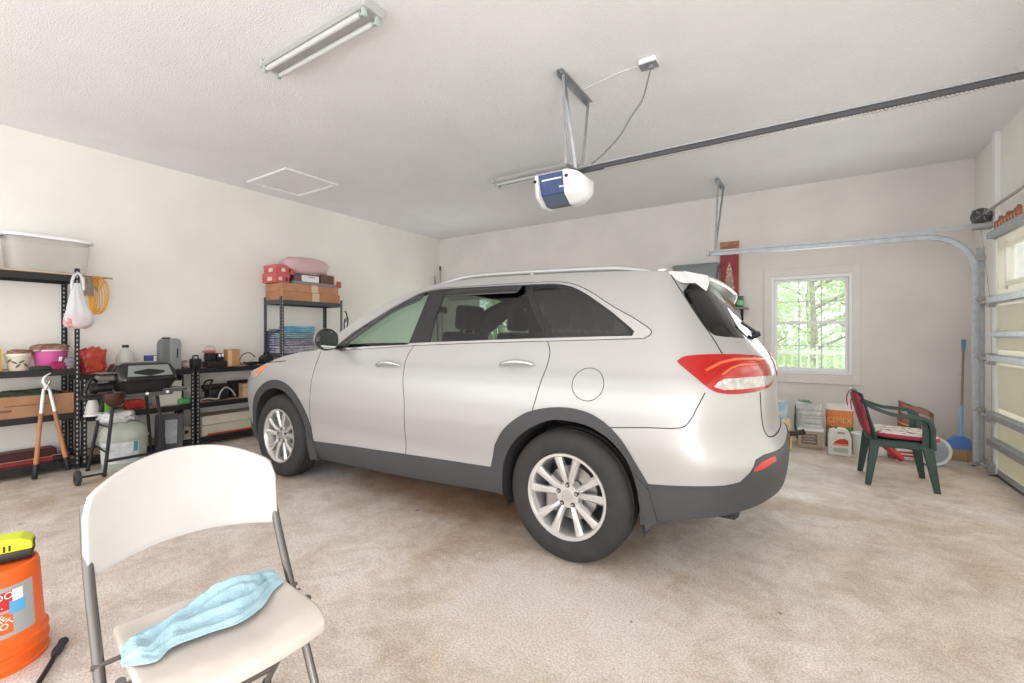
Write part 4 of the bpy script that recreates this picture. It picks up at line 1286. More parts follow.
wd = thing('spray_wand', 'black wand with ribbed nozzle lying on the concrete beside the bucket', 'spray wand', (-2.455, .535, 0))
b = MB(); b.tube(cr([(.02, -.012, .018), (.10, -.05, .016), (.24, -.125, .014), (.36, -.19, .014)]), .0085, 10); b.build('tube', BLACK, wd, 60)
b = MB(); b.tube([(.055, -.030, .018), (.035, -.020, .018), (.02, -.012, .018), (.0, 0, .019), (-.022, .012, .020), (-.030, .016, .020)], [.011, .016, .0165, .0135, .0165, .012], 14); b.build('nozzle', mat('nozzle_rubber', (.03, .03, .032), .6), wd, 50)
# ================================================================ RACKS ALONG THE LEFT WALL
XF, XB = -5.66, -6.07
def make_rack(label, y0, y1, shelves, height, group=None, mats=None, board=True, top_board=False):
    m = mats or BLACK_METAL
    r = thing('storage_rack', label, 'shelving rack', ((XF+XB)/2, (y0+y1)/2, 0), 0, group)
    dx, dy = (XF-XB)/2, (y1-y0)/2
    for sx in (1, -1):
        for sy in (1, -1):
            b = MB()
            b.box((sx*(dx-.001), sy*(dy-.018), height/2), (.003, .036, height)); b.box((sx*(dx-.018), sy*(dy-.001), height/2), (.036, .003, height))
            p = b.build('post', m, r)
            b = MB(); z = .06
            while z < height-.03:
                b.box((sx*(dx+.0008), sy*(dy-.018), z), (.001, .010, .020)); b.box((sx*(dx-.0033), sy*(dy-.018), z), (.001, .010, .020)); z += .042
            b.build('slot_holes', SLOT, p)
    for z in shelves:
        b = MB()
        for sx in (1, -1): b.box((sx*(dx-.006), 0, z), (.010, 2*dy-.01, .058))
        for sy in (1, -1): b.box((0, sy*(dy-.006), z), (2*dx-.01, .010, .058))
        s = b.build('shelf_frame', m, r)
        zb = z+.016
        if top_board and z == max(shelves): zb = z+.037
        b = MB(); b.box((0, 0, zb), (2*dx-.010, 2*dy-.080, .014) if zb > z+.03 else (2*dx-.024, 2*dy-.024, .014)); b.build('shelf_board', PARTICLE if board else m, s)
    return r
SLOT = mat('slot_glint', (.45, .45, .43), .6)
make_rack('tall black steel rack at the left edge with a clear bin on top', .43, 1.36, (1.765, .905, .50, .075), 1.86, top_board=True)
make_rack('low black bench rack behind the grill', 1.375, 2.305, (.845, .46, .075), .885)
make_rack('low black bench rack between the grill and the car', 2.32, 3.25, (.845, .46, .075), .885)
make_rack('dark steel rack in the far corner stacked with boxes and folded blankets', 3.29, 4.21, (1.68, .98, .50, .075), 1.75, mats=mat('rack_grey_blue', (.055, .065, .072), .4))
ZA, ZB_, ZC, ZD = 1.765+.045, .905+.024, .50+.024, .075+.024   # board tops of the tall rack
ZE, ZM, ZL = .845+.024, .46+.024, .075+.024                    # board tops of the bench racks

def rbox(name, label, cat, c, s, m, rot=0.0, bev=.004, group=None, seg=1):
    """a single bevelled box thing; c is its base centre"""
    b = MB(); b.box((0, 0, s[2]/2), s, bev=bev, seg=seg)
    o = b.build(name, m); o.location = c; o.rotation_euler = (0, 0, rot)
    return tag(o, label, cat, group)
def carton(name, label, cat, c, s, m, rot=0.0, group=None, tape=True, split=True, mlid=None):
    """box with a lid line, flaps and tape"""
    r = thing(name, label, cat, c, rot, group)
    b = MB(); b.box((0, 0, s[2]*.5), s, bev=.003); b.build('box_body', m, r)
    if split:
        b = MB(); b.box((0, 0, s[2]*.78), (s[0]+.006, s[1]+.006, s[2]*.46), bev=.003); b.build('lid', mlid or m, r)
    if tape:
        b = MB(); b.box((s[0]*.5+.002, s[1]*.05, s[2]*.5), (.004, s[1]*.12, s[2]*.96)); b.build('tape', mat_tape, r)
    return r
mat_tape = mat('tan_tape', (.66, .50, .34), .3)

def sack(name, label, cat, c, s, m, seed=0, rot=0.0, amp=.10, group=None, nz=5.0, parent=None, sq=.55, flat=True, build=True, tilt=(0, 0)):
    """soft bag: a superellipsoid with creases, base on the floor"""
    b = MB()
    def f(i, j):
        a = 2*PI*i; t = -PI/2+PI*j
        def pw(x, e): return math.copysign(abs(x)**e, x)
        x = pw(math.cos(t), sq)*pw(math.cos(a), sq); y = pw(math.cos(t), sq)*pw(math.sin(a), sq); z = pw(math.sin(t), sq*1.1)
        n = noise.noise(Vector((x*nz*.5+seed, y*nz*.5, z*nz*.5)))+.5*noise.noise(Vector((x*nz+seed, y*nz, z*nz*1.3)))
        k = 1+amp*n
        zz = (z*k+1)/2
        if flat: zz = max(0, zz)
        return (x*k*s[0]/2, y*k*s[1]/2, zz*s[2])
    b.grid(f, 40, 22, closed_u=True)
    bmesh.ops.remove_doubles(b.bm, verts=b.bm.verts, dist=1e-5)
    lo = min(v.co.z for v in b.bm.verts)
    for v in b.bm.verts: v.co.z -= lo
    o = b.build(name, m, parent, 180)
    if parent is None: o.location = c; o.rotation_euler = (tilt[0], tilt[1], rot); tag(o, label, cat, group)
    else: o.location = c; o.rotation_euler = (tilt[0], tilt[1], rot)
    return o

# ---- tall rack, top: clear bin, flower pot, hanging bag, rod with orange cord
CLEARB = sheer_mat('clear_bin_plastic', (.80, .775, .72), .24)
LIDW = mat('bin_lid', (.82, .82, .82), .35)
bn = thing('storage_bin', 'clear plastic storage bin with white lid on top of the tall rack', 'storage bin', (-5.87, 1.185, ZA))
b = MB()
def bin_pt(i, j):
    a = 2*PI*i; k = .90+.10*j
    def pw(x, e): return math.copysign(abs(x)**e, x)
    return (.175*k*pw(math.cos(a), .35),   .280*k*pw(math.sin(a), .35), .31*j)
V = b.grid(bin_pt, 48, 8, closed_u=True); b.bm.faces.new([v[0] for v in V][::-1]); o = b.build('bin_body', CLEARB, bn, 40); solidify(o, .003)
b = MB()
def lid_pt(i, j):
    a = 2*PI*i
    def pw(x, e): return math.copysign(abs(x)**e, x)
    k, z = [(1.04, .295), (1.07, .295), (1.07, .32), (1.02, .326), (.90, .326), (.86, .334), (.4, .336)][int(round(j*6))]
    return (.175*k*pw(math.cos(a), .35),   .280*k*pw(math.sin(a), .35), z)
V = b.grid(lid_pt, 48, 7, closed_u=True); b.bm.faces.new([v[6] for v in V]); b.build('bin_lid', LIDW, bn, 40)
TERRA = mat('terracotta', (.42, .12, .05), .7)
fp = thing('flower_pot', 'terracotta flower pot at the left end of the rack top', 'flower pot', (-5.84, .785, ZA))
b = MB(); b.lathe([(0, 0), (.055, 0), (.078, .13), (.090, .132), (.092, .165), (.082, .167), (.078, .14), (.05, .03), (0, .028)], 32); b.build('pot', TERRA, fp, 40)
b = MB(); random.seed(3)
for k in range(60):
    a = random.random()*2*PI; r_ = random.random()*.10; z = .17+random.random()*.16
    p = Vector((r_*math.cos(a), r_*math.sin(a), z)); d = Vector((random.uniform(-1, 1), random.uniform(-1, 1), random.uniform(-.2, 1))).normalized()*.05
    n = d.cross(Vector((random.random(), random.random(), .3))).normalized()*.014
    b.bm.faces.new([b.bm.verts.new(q) for q in (p, p+d*.5+n, p+d, p+d*.5-n)])
for k in range(8): b.cyl((0, 0, .14), (.07*math.cos(k*.8), .07*math.sin(k*.8), .27), .003, seg=6)
b.build('plant_stems', mat('faded_green', (.22, .30, .20), .7), fp)

BAGP = sheer_mat('carrier_bag_film', (.82, .82, .84), .62)
hb = thing('carrier_bag', 'white plastic carrier bag hanging from the tall rack post', 'plastic bag', (-5.615, 1.335, 1.30))
b = MB()
def bag_pt(i, j):
    a = 2*PI*i; z = .0+.42*j
    w = .105*(1-.80*max(0, (j-.25)/.75)**.9)*(.55+.45*min(1, j/.12)**.5) ; d = .05*(1-.75*j)*(.4+.6*min(1, j/.10))
    n = 1+.10*noise.noise(Vector((math.cos(a)*2, math.sin(a)*2, j*5)))+.07*math.sin(9*a)*j
    return (d*math.cos(a)*n, w*math.sin(a)*n+.008*math.sin(6*j), z)
V = b.grid(bag_pt, 48, 18, closed_u=True); b.bm.faces.new([v[0] for v in V][::-1]); b.build('bag_body', BAGP, hb, 180)
b = MB()
for s in (1, -1): b.tube(cr([(0, s*.040, .36), (.0, s*.038, .43), (0, s*.024, .485), (-.012, 0.005, .515)]), [.012]*24+[.009], 8)
b.build('bag_handles', BAGP, hb, 60)
sack('bag_contents', None, None, (0, 0, .01), (.075, .19, .10), mat('pink_wrapped_contents', (.70, .33, .33), .6, var=.35, scale=30), 8, amp=.12, parent=hb)

rd = thing('wooden_dowel', 'thin wooden dowel sticking out from the end of the tall rack top', 'dowel', (-5.90, 1.30, 1.819))
b = MB(); b.cyl((0, .0, 0), (0, .365, -.004), .0075, seg=10); b.build('dowel_rod', WOOD, rd, 60)
ORC = mat('orange_cord', (.80, .38, .02), .5)
oc = thing('extension_cord', 'coiled orange extension cord hanging at the end of the tall rack', 'extension cord', (-5.895, 1.54, 1.80))
b = MB()
for k in range(7):
    w = .028+.005*k; off = .010*(k-3)
    pts = [(off*.6+.004*math.sin(3*t+k), off+w*math.sin(t)+.006*math.sin(2*t+k), -.165+(.175+.012*math.sin(k*1.7))*math.cos(t)) for t in [2*PI*q/28 for q in range(28)]]
    b.tube(pts, .0048, 6, closed=True)
b.build('cord_coil', ORC, oc, 60)
b = MB(); b.tube(cr([(.02, -.06, -.02), (.03, -.03, .012), (.03, .03, .014), (.02, .05, -.03), (.02, .03, -.09)]), .0055, 6); b.build('cord_wrap', ORC, oc, 60)
gl = thing('work_glove', 'grey brown work glove hanging beside the orange cord', 'glove', (-5.86, 1.475, 1.70))
b = MB(); b.ball((0, 0, .02), (.018, .035, .055), 14, 10)
for k in range(4): b.tube([(0, -.026+.017*k, -.02), (.004, -.03+.019*k, -.055), (.002, -.03+.02*k, -.078)], [.010, .009, .007], 8)
b.tube([(0, .03, .02), (.004, .05, -.005), (.004, .056, -.03)], [.011, .010, .007], 8)
b.cyl((0, 0, .06), (0, 0, .10), .026, .030, 12)
b.build('glove_body', mat('glove_grey', (.30, .25, .20), .85), gl, 60)

# ---- tall rack, second shelf
yj = thing('yellow_jug', 'yellow plastic jug with green cap at the left edge of the rack', 'jug', (-5.80, .845, ZB_))
b = MB(); b.box((0, 0, .10), (.10, .085, .20), bev=.018, seg=3); b.cyl((0, 0, .19), (0, 0, .235), .035, .018, 16); b.build('jug_body', YELLOW, yj, 40)
b = MB(); b.cyl((0, 0, .232), (0, 0, .262), .020, seg=16); b.build('cap', GREEN, yj, 40)
pl = thing('ceramic_planter', 'cream ceramic planter painted with dark leaves', 'planter', (-5.82, .995, ZB_))
PLM = mat('planter_cream', (.78, .73, .62), .35)
b = MB(); b.lathe([(0, 0), (.055, 0), (.062, .01), (.084, .125), (.090, .13), (.090, .150), (.082, .152), (.078, .13), (0, .12)], 36); b.build('pot', PLM, pl, 40)
for k, (a, z, t) in enumerate(((.25, .08, .6), (-.35, .075, -.5), (-.05, .045, .9), (.65, .05, -.8), (-.75, .09, .7))):
    a += -.15; r_ = .056+.028*(z/.125)+.004
    b = MB(); c = Vector((r_*math.cos(a), r_*math.sin(a), z)); tg = Vector((-math.sin(a), math.cos(a), 0)); up = Vector((.2*math.cos(a), .2*math.sin(a), 1)).normalized()
    d = (tg*math.cos(t)+up*math.sin(t))*.024; n = (tg*-math.sin(t)+up*math.cos(t))*.008
    b.bm.faces.new([b.bm.verts.new(q) for q in (c-d, c-d*.3+n, c+d*.4+n, c+d, c+d*.4-n, c-d*.3-n)]); solidify(b.build('painted_leaf', mat_leaf if k else (mat_leaf := mat('painted_leaf_dark', (.12, .13, .06), .4)), pl), .002, 0)
sack('cloth_bundle', 'brown cloth bundle stuffed into the cream planter', 'cloth', (-5.82, 1.005, ZB_+.128), (.15, .15, .055), BROWN, 5, amp=.25)
PINK = mat('pink_basin', (.60, .11, .34), .35)
pb = thing('pink_basin', 'pink plastic basin filled with brown cloths', 'basin', (-5.83, 1.195, ZB_))
b = MB(); b.lathe([(0, 0), (.085, 0), (.088, .006), (.118, .165), (.128, .168), (.128, .178), (.118, .180), (.112, .168), (.084, .012), (0, .010)], 40); b.build('basin', PINK, pb, 40)
b = MB(); b.lathe([(.1185, .166), (.129, .168), (.129, .180), (.117, .182)], 40); b.build('rim', mat('pale_pink_rim', (.80, .55, .62), .4), pb, 40)
b = MB(); b.bm.faces.new([b.bm.verts.new(q) for q in ((.108, .035, .075), (.104, .058, .075), (.112, .06, .115), (.116, .037, .115))]); solidify(b.build('price_sticker', WHITE, pb), .002, 0)
sack('cloth_bundle', 'brown cloths heaped in the pink basin', 'cloth', (-5.83, 1.195, ZB_+.155), (.23, .23, .075), BROWN, 11, amp=.30)
sack('dark_cloth', 'dark green folded cloth in front of the pink basin', 'cloth', (-5.705, 1.11, ZB_), (.06, .13, .038), mat('dark_green_cloth', (.03, .05, .035), .9), 12, amp=.15)
sack('magenta_cloth', 'crumpled magenta cloth on the rack in front of the pink basin', 'cloth', (-5.708, 1.225, ZB_), (.05, .10, .066), mat('magenta_cloth', (.36, .02, .10), .85, var=.3), 13, amp=.3)
sack('grey_pouch', 'small grey purple pouch beside the rack post', 'pouch', (-5.72, 1.308, ZB_), (.07, .085, .105), mat('grey_purple', (.25, .21, .25), .7, var=.4, scale=25), 14, amp=.25)

# ---- tall rack, third shelf: open cardboard tray with greenery
cb = thing('cardboard_tray', 'long open cardboard box on the third shelf of the tall rack', 'cardboard box', (-5.80, 1.05, ZC))
b = MB()
for s in (1, -1): b.box((s*.13, 0, .095), (.006, .54, .19)); b.box((0, s*.267, .095), (.254, .006, .19))
b.box((0, 0, .004), (.254, .528, .008)); b.build('box_body', CARDBOARD, cb)
b = MB(); b.box((.134, -.03, .11), (.002, .26, .008)); b.box((.134, -.17, .07), (.002, .10, .02)); b.build('printed_line', mat('print_dark', (.16, .09, .05), .8), cb)
sack('garden_net', 'dark green tangled net in the cardboard tray', 'net', (-5.80, 1.03, ZC+.02), (.22, .46, .21), mat('dark_green_net', (.035, .06, .035), .8, var=.4, scale=40), 21, amp=.16)
o = rbox('metal_tray', 'flat dark metal tray on the third shelf at the left edge', 'tray', (-5.80, .66, ZC), (.24, .22, .05), BLACK, bev=.006)
# ---- bottom shelf: long tools
def pole(name, label, cat, p0, p1, r, m, grip=None, group=None):
    t = thing(name, label, cat, p0, 0, group); d = Vector(p1)-Vector(p0)
    b = MB(); b.cyl((0, 0, 0), d, r, seg=12); b.build('shaft', m, t, 60)
    b = MB(); b.cyl(d*.86, d*1.0, r*1.35, seg=12); b.build('end_grip', grip or BLACK, t, 60)
    return t
pole('red_pole', 'dark red pole lying on the bottom shelf of the tall rack', 'pole', (-5.72, .50, ZD+.026), (-5.70, 1.30, ZD+.026), .022, mat('maroon', (.20, .015, .02), .5))
pole('wooden_pole', 'pale wooden pole lying behind the red pole', 'pole', (-5.82, .50, ZD+.020), (-5.80, 1.32, ZD+.020), .018, mat('pale_wood_pole', (.50, .30, .15), .6), mat('pale_wood_tip', (.62, .45, .25), .6))
o = rbox('flat_toolbox', 'flat dark case on the bottom shelf behind the poles', 'case', (-5.94, .95, ZD), (.16, .60, .10), mat('case_dark', (.07, .02, .02), .5), bev=.01)

# loppers leaning against the tall rack
lp = thing('loppers', 'wooden-handled garden loppers leaning open against the tall rack', 'loppers', (-5.585, 1.15, 0))
SILV = mat('lopper_white_steel', (.75, .75, .74), .35, .3)
top = Vector((-.030, -.020, .78))
for s, foot in ((-1, Vector((.03, -.105, .005))), (1, Vector((.03, .110, .03)))):
    sh_ = top+Vector((0, s*.018, -.01)); d = foot-sh_
    b = MB(); b.tube([sh_, sh_+d*.10, sh_+d*.28], [.010, .013, .013], 10); hnd = b.build('steel_arm', SILV, lp, 60)
    b = MB(); b.tube([sh_+d*.27, sh_+d*.30, sh_+d*.55, sh_+d*.80, sh_+d*.86], [.012, .0165, .015, .0175, .016], 12); b.build('wooden_handle', WOOD, lp, 60)
    b = MB(); b.tube([sh_+d*.84, sh_+d*.86, sh_+d*.99, sh_+d*1.0], [.018, .021, .020, .016], 12); b.build('rubber_grip', BLACK, lp, 60)
b = MB(); b.tube(cr([top+Vector((0, .015, -.02)), top+Vector((0, -.01, .03)), top+Vector((0, -.02, .07)), top+Vector((0, 0.0, .105)), top+Vector((0, .028, .125))]), [.016]*8+[.014]*8+[.010]*8+[.006]*8+[.003], 8)
b.cyl(top+Vector((-.014, 0, 0)), top+Vector((.016, 0, 0)), .018, seg=16)
b.build('curved_blade', SILV, lp, 60)
b = MB(); b.tube(cr([top+Vector((.008, -.01, -.02)), top+Vector((.008, .012, .03)), top+Vector((.008, .02, .06))]), [.012]*8+[.009]*8+[.004], 8); b.build('anvil_jaw', STEEL, lp, 60)

# ---- bench racks, top
RB = mat('red_snack_bag', (.52, .03, .05), .25, scale=16, col2=(.42, .10, .03))
sack('snack_bag', 'shiny red and orange bag on the bench beside the tall rack', 'bag', (-5.86, 1.50, ZE), (.12, .19, .25), RB, 31, amp=.30, nz=5)
gj = thing('glass_jug', 'clear glass jug with black cap behind the grill', 'jug', (-5.92, 1.775, ZE))
b = MB(); b.lathe([(0, 0), (.070, 0), (.078, .02), (.078, .14), (.070, .18), (.040, .215), (.022, .235), (.022, .25)], 32); b.build('jug_body', sheer_mat('cloudy_glass', (.72, .72, .68), .55), gj, 60)
b = MB(); b.cyl((0, 0, .246), (0, 0, .272), .028, seg=18); b.build('cap', BLACK, gj, 40)
bb = carton('small_box', 'small blue and white box standing behind the grill lid', 'box', (-5.96, 2.01, ZE), (.08, .11, .155), mat('blue_box', (.06, .08, .30), .5), tape=False, split=False)
b = MB(); b.box((.041, .03, .085), (.003, .045, .13)); b.build('white_panel', WHITE, bb)
gc = thing('grey_case', 'tall grey plastic case with rounded top on the bench', 'case', (-5.80, 2.115, ZE))
GC = mat('case_grey', (.17, .18, .18), .5); GC2 = mat('case_grey_light', (.25, .265, .265), .5)
b = MB()
prof = [(-.088, 0), (.088, 0), (.088, .27), (.078, .315), (.05, .335), (-.05, .335), (-.078, .315), (-.088, .27)]
b.prism(prof, -.075, .03, 'YZ'); o = b.build('case_body', GC, gc); m = o.modifiers.new('round', 'BEVEL'); m.width = .008; m.segments = 2
b = MB(); b.prism([(-.010, .004), (.090, .004), (.090, .272), (.08, .318), (.05, .338), (-.010, .338)], .028, .078, 'YZ'); o = b.build('front_shell', GC2, gc); m = o.modifiers.new('round', 'BEVEL'); m.width = .008; m.segments = 2
b = MB(); b.box((-.02, -.02, .342), (.05, .07, .016), bev=.005); b.box((.079, .05, .18), (.006, .012, .10)); b.build('latch', BLACK, gc)
sack('rag_heap', 'small heap of dark rags beside the grey case', 'rags', (-5.80, 2.258, ZE), (.10, .085, .085), mat('dark_rags', (.10, .06, .05), .8, col2=(.45, .38, .33), scale=30), 41, amp=.3)
tm = thing('tool_case', 'black power tool case on the bench near the rack joint', 'tool case', (-5.80, 2.37, ZE))
b = MB(); b.box((0, 0, .055), (.11, .095, .11), bev=.02, seg=2); b.build('case_body', BLACK, tm, 40)
b = MB(); b.tube(cr([(0, -.03, .105), (0, -.02, .14), (0, .02, .14), (0, .03, .105)]), .008, 8); b.build('handle', BLACK, tm, 60)
bc = thing('jump_starter', 'black jump starter with a red top and clamps on the bench', 'jump starter', (-5.84, 2.585, ZE))
b = MB(); b.box((0, 0, .035), (.15, .21, .07), bev=.012, seg=2); b.box((-.02, -.045, .12), (.10, .09, .10), bev=.015, seg=2); b.box((-.02, .055, .115), (.09, .07, .09), bev=.012, seg=2); b.build('base_unit', BLACK, bc, 40)
b = MB(); b.box((-.02, -.05, .182), (.10, .11, .03), bev=.010, seg=2); b.build('red_top', mat('faded_red', (.55, .10, .14), .5), bc, 40)
b = MB(); b.tube(cr([(-.02, -.10, .16), (-.02, -.09, .235), (-.02, .0, .24), (-.02, .01, .17)]), .006, 8); b.build('carry_handle', mat('clear_handle', (.62, .50, .50), .4), bc, 60)
for y in (.04, .075):
    b = MB(); b.box((.032, y, .135), (.012, .022, .035), bev=.004); b.build('gauge', WHITE, bc)
wb = carton('wooden_box', 'upright orange-brown cardboard box on the bench', 'box', (-5.84, 2.775, ZE), (.11, .135, .205), mat('orange_brown_card', (.52, .27, .12), .7, var=.2), tape=False, split=False)
b = MB(); b.box((.056, -.045, .10), (.003, .04, .19)); b.build('lighter_edge', mat('pale_card', (.68, .45, .27), .7), wb)
ct = thing('jumper_cable', 'black coiled cable lying on the bench by the car', 'cable', (-5.80, 2.985, ZE))
b = MB()
for k in range(5):
    w = .030+.008*k
    b.tube([(w*math.cos(t), 1.5*w*math.sin(t), .010+.006*k+.004*math.sin(3*t)) for t in [2*PI*q/22 for q in range(22)]], .0075, 6, closed=True)
b.build('coil', BLACK, ct, 60)
b = MB(); b.tube(cr([(0, -.10, .012), (-.02, -.13, .05), (-.05, -.08, .13), (-.04, .0, .155), (.0, .05, .10)]), .005, 6); b.build('loose_end', BLACK, ct, 60)
tp = thing('circular_saw', 'black power tool at the end of the bench behind the headlight', 'power tool', (-5.78, 3.16, ZE))
b = MB(); b.box((0, 0, .05), (.14, .13, .09), bev=.02, seg=2); b.cyl((-.06, 0, .07), (.08, 0, .07), .055, seg=24); b.build('motor', BLACK, tp, 40)
b = MB(); b.tube(cr([(-.05, 0, .10), (-.03, .0, .15), (.04, 0, .15), (.07, 0, .10)]), .012, 8); b.build('handle', BLACK, tp, 60)

# ---- bench racks, middle shelf
sack('green_bottle', 'bright green plastic bottle lying on the middle shelf', 'bottle', (-5.715, 2.225, ZM), (.06, .12, .07), GREEN, 45, amp=.05)
sw = thing('white_carton', 'white box on the middle shelf under the grey case', 'box', (-5.86, 2.12, ZM))
b = MB(); b.box((0, 0, .125), (.18, .21, .25), bev=.006); b.build('box_body', mat('white_carton', (.74, .71, .64), .6), sw)
b = MB(); b.box((0, 0, .254), (.186, .216, .012), bev=.003); b.build('lid', WHITE, sw)
cs = thing('chainsaw', 'black chainsaw with a pale bar cover on the middle shelf', 'chainsaw', (-5.80, 2.60, ZM))
b = MB(); b.box((-.02, .0, .07), (.14, .22, .13), bev=.025, seg=2); b.box((-.02, -.02, .16), (.10, .26, .05), bev=.015, seg=2); b.build('engine_body', BLACK, cs, 40)
b = MB(); b.tube(cr([(.05, -.20, .02), (.06, -.13, .035), (.065, -.03, .02), (.065, .0, .09), (.06, .06, .145), (.06, .13, .10), (.06, .17, .03)]), .010, 8); b.build('hose_loop', mat('grey_hose', (.42, .40, .36), .5), cs, 60)
b = MB(); b.tube(cr([(-.08, -.12, .10), (-.08, -.10, .21), (-.02, -.05, .235), (.04, -.09, .20), (.05, -.11, .12)]), .010, 8); b.build('front_handle', BLACK, cs, 60)
wbx = carton('wooden_crate', 'small pale wooden box on the middle shelf near the front wheel', 'box', (-5.76, 2.90, ZM), (.12, .11, .17), mat('pale_wood_box', (.58, .38, .20), .7, var=.2), tape=False, split=False)
b = MB(); b.box((.061, .0, .085), (.003, .008, .15)); b.box((.061, 0, .13), (.003, .10, .006)); b.build('groove', CARDBOARD, wbx)
o = rbox('black_case', 'black case standing behind the small pale wooden box', 'case', (-5.92, 2.95, ZM), (.14, .34, .20), BLACK, bev=.015)
b = MB(); b.tube(cr([(.0, -.03, 0), (.01, -.03, .14), (.0, .0, .17), (-.01, .03, .14), (0, .03, 0)]), .007, 8); o2 = b.build('black_hook', BLACK, None, 60); o2.location = (-5.74, 3.05, ZM); tag(o2, 'bent black wire hook on the middle shelf beside the wheel', 'hook')
rag = sack('red_rag', 'crumpled red rag on the middle shelf behind the grill', 'cloth', (-5.76, 1.80, ZM), (.10, .16, .10), mat('red_rag', (.50, .05, .03), .8, var=.4), 47, amp=.3)
sack('dark_bundle', 'dark bundle on the middle shelf behind the grill leg', 'bundle', (-5.84, 1.55, ZM), (.20, .22, .17), mat('dark_bundle', (.05, .045, .04), .8, var=.4), 48, amp=.2)
# ---- bench racks, bottom shelf
hr = thing('hose_reel', 'small coiled hose in a white tray on the bottom shelf', 'hose', (-5.78, 2.19, ZL))
b = MB(); b.box((0, 0, .010), (.20, .20, .02), bev=.006)
b.prism([(-.10, .02), (.06, .02), (-.10, .17)], -.10, -.06, 'YZ'); b.build('white_tray', mat('tray_white', (.70, .68, .62), .5), hr)
b = MB()
for k in range(3): b.tube([(.105, .04+(.028+.016*k)*math.cos(t), .085+(.028+.016*k)*math.sin(t)) for t in [2*PI*q/24 for q in range(24)]], .008, 6, closed=True)
b.build('hose_coil', mat('hose_tan', (.45, .38, .30), .6), hr, 60)
b = MB(); b.cyl((.10, .04, .085), (.108, .04, .085), .022, seg=18); b.build('hub', BLACK, hr)
o = rbox('long_flat_box', 'long pale flat box lying on the bottom shelf by the front wheel', 'box', (-5.87, 2.79, ZL), (.30, .78, .115), mat('pale_olive_box', (.52, .49, .38), .7, var=.1), bev=.004)
o = rbox('long_flat_box', 'upper of two long pale flat boxes under the bench', 'box', (-5.88, 2.79, ZL+.117), (.28, .76, .10), mat('pale_olive_box_top', (.56, .53, .43), .7, var=.1), bev=.004)
pole('red_broomstick', 'thin red broomstick lying along the front of the bottom shelf', 'broomstick', (-5.695, 2.45, ZL+.012), (-5.69, 3.15, ZL+.012), .011, mat('red_paint_worn', (.45, .05, .04), .5), RED)

# ---- corner rack
ZT1, ZT2 = 1.68+.024, .98+.024
BX1 = mat('carton_orange', (.46, .22, .11), .75, var=.15, scale=5)
carton('flat_carton', 'lower of two flat cardboard cartons on top of the corner rack', 'carton', (-5.855, 3.735, ZT1), (.40, .86, .118), BX1, group=None, split=False)
carton('flat_carton', 'upper flat cardboard carton directly under the grey flat case', 'carton', (-5.85, 3.72, ZT1+.119), (.39, .84, .105), mat('carton_orange_top', (.48, .24, .13), .75, var=.15), rot=.01, split=False)
Z2 = ZT1+.225
o = rbox('flat_case', 'thin grey flat case on the cardboard cartons', 'case', (-5.84, 3.80, Z2), (.34, .66, .040), mat('grey_flat', (.26, .25, .25), .6), bev=.005)
RBX = mat('shoebox_red', (.55, .10, .10), .6, var=.12)
RBX2 = mat('shoebox_red_lid', (.60, .13, .13), .6)
def shoebox(label, c, rot=0.0, s=(.30, .19, .118)):
    r = thing('shoe_box', label, 'shoe box', c, rot)
    b = MB(); b.box((0, 0, s[2]*.5), s, bev=.002); b.build('box_body', RBX, r)
    b = MB(); b.box((0, 0, s[2]*.82), (s[0]+.008, s[1]+.008, s[2]*.36), bev=.002); b.build('lid', RBX2, r)
    b = MB(); b.box((s[0]/2+.001, -.03, s[2]*.42), (.003, .05, .045)); b.build('box_label', mat_blabel, r)
    b = MB(); b.box((0.02, -s[1]/2-.001, s[2]*.40), (.10, .003, .05)); b.build('box_label', mat_blabel, r)
    b = MB(); b.box((s[0]/2+.001, .055, s[2]*.40), (.004, .022, .05)); b.build('hand_hole', mat_bhole, r)
    return r
mat_blabel = mat('box_label_pale', (.75, .60, .50), .6); mat_bhole = mat('box_hole_dark', (.10, .02, .02), .7)
shoebox('lower red shoe box at the left end of the stack on the corner rack', (-5.86, 3.335, Z2), .02)
shoebox('upper red shoe box at the left end of the stack on the corner rack', (-5.85, 3.375, Z2+.119), -.02, (.30, .25, .112))
o = rbox('dark_box', 'small dark purple box beside the white box on the corner rack', 'box', (-5.80, 3.545, Z2+.041), (.22, .09, .085), mat('dark_purple', (.16, .09, .12), .5), bev=.003)
wx = carton('white_box', 'white box under the pink bag on the corner rack', 'box', (-5.80, 3.72, Z2+.041), (.24, .25, .088), mat('white_box', (.80, .79, .78), .5), tape=False, split=False)
b = MB(); b.box((.121, .01, .068), (.003, .09, .018)); b.build('grey_print', mat('print_grey', (.40, .38, .38), .6), wx)
bx = carton('brown_box', 'dark brown box with a red end at the right of the stack', 'box', (-5.79, 3.98, Z2+.041), (.20, .20, .125), mat('dark_brown_box', (.15, .07, .05), .6), tape=False, split=False)
b = MB(); b.box((.0, .106, .058), (.212, .016, .125), bev=.003); b.build('red_end', RBX, bx)
o = rbox('red_box', 'narrow red box standing at the right end below the brown box', 'box', (-5.67, 4.155, Z2), (.06, .045, .09), RBX, bev=.003)
PBAG = sheer_mat('pink_bag_film', (.74, .50, .52), .78)
pbg = sack('pink_bag', 'puffy translucent pink plastic bag on top of the boxes', 'plastic bag', (-5.80, 3.70, Z2+.142), (.34, .64, .235), PBAG, 61, amp=.13, nz=4, sq=.7)
b = MB(); b.ball((.160, .06, .135), (.012, .028, .022), 12, 8); b.build('red_print', RED, pbg, 60)

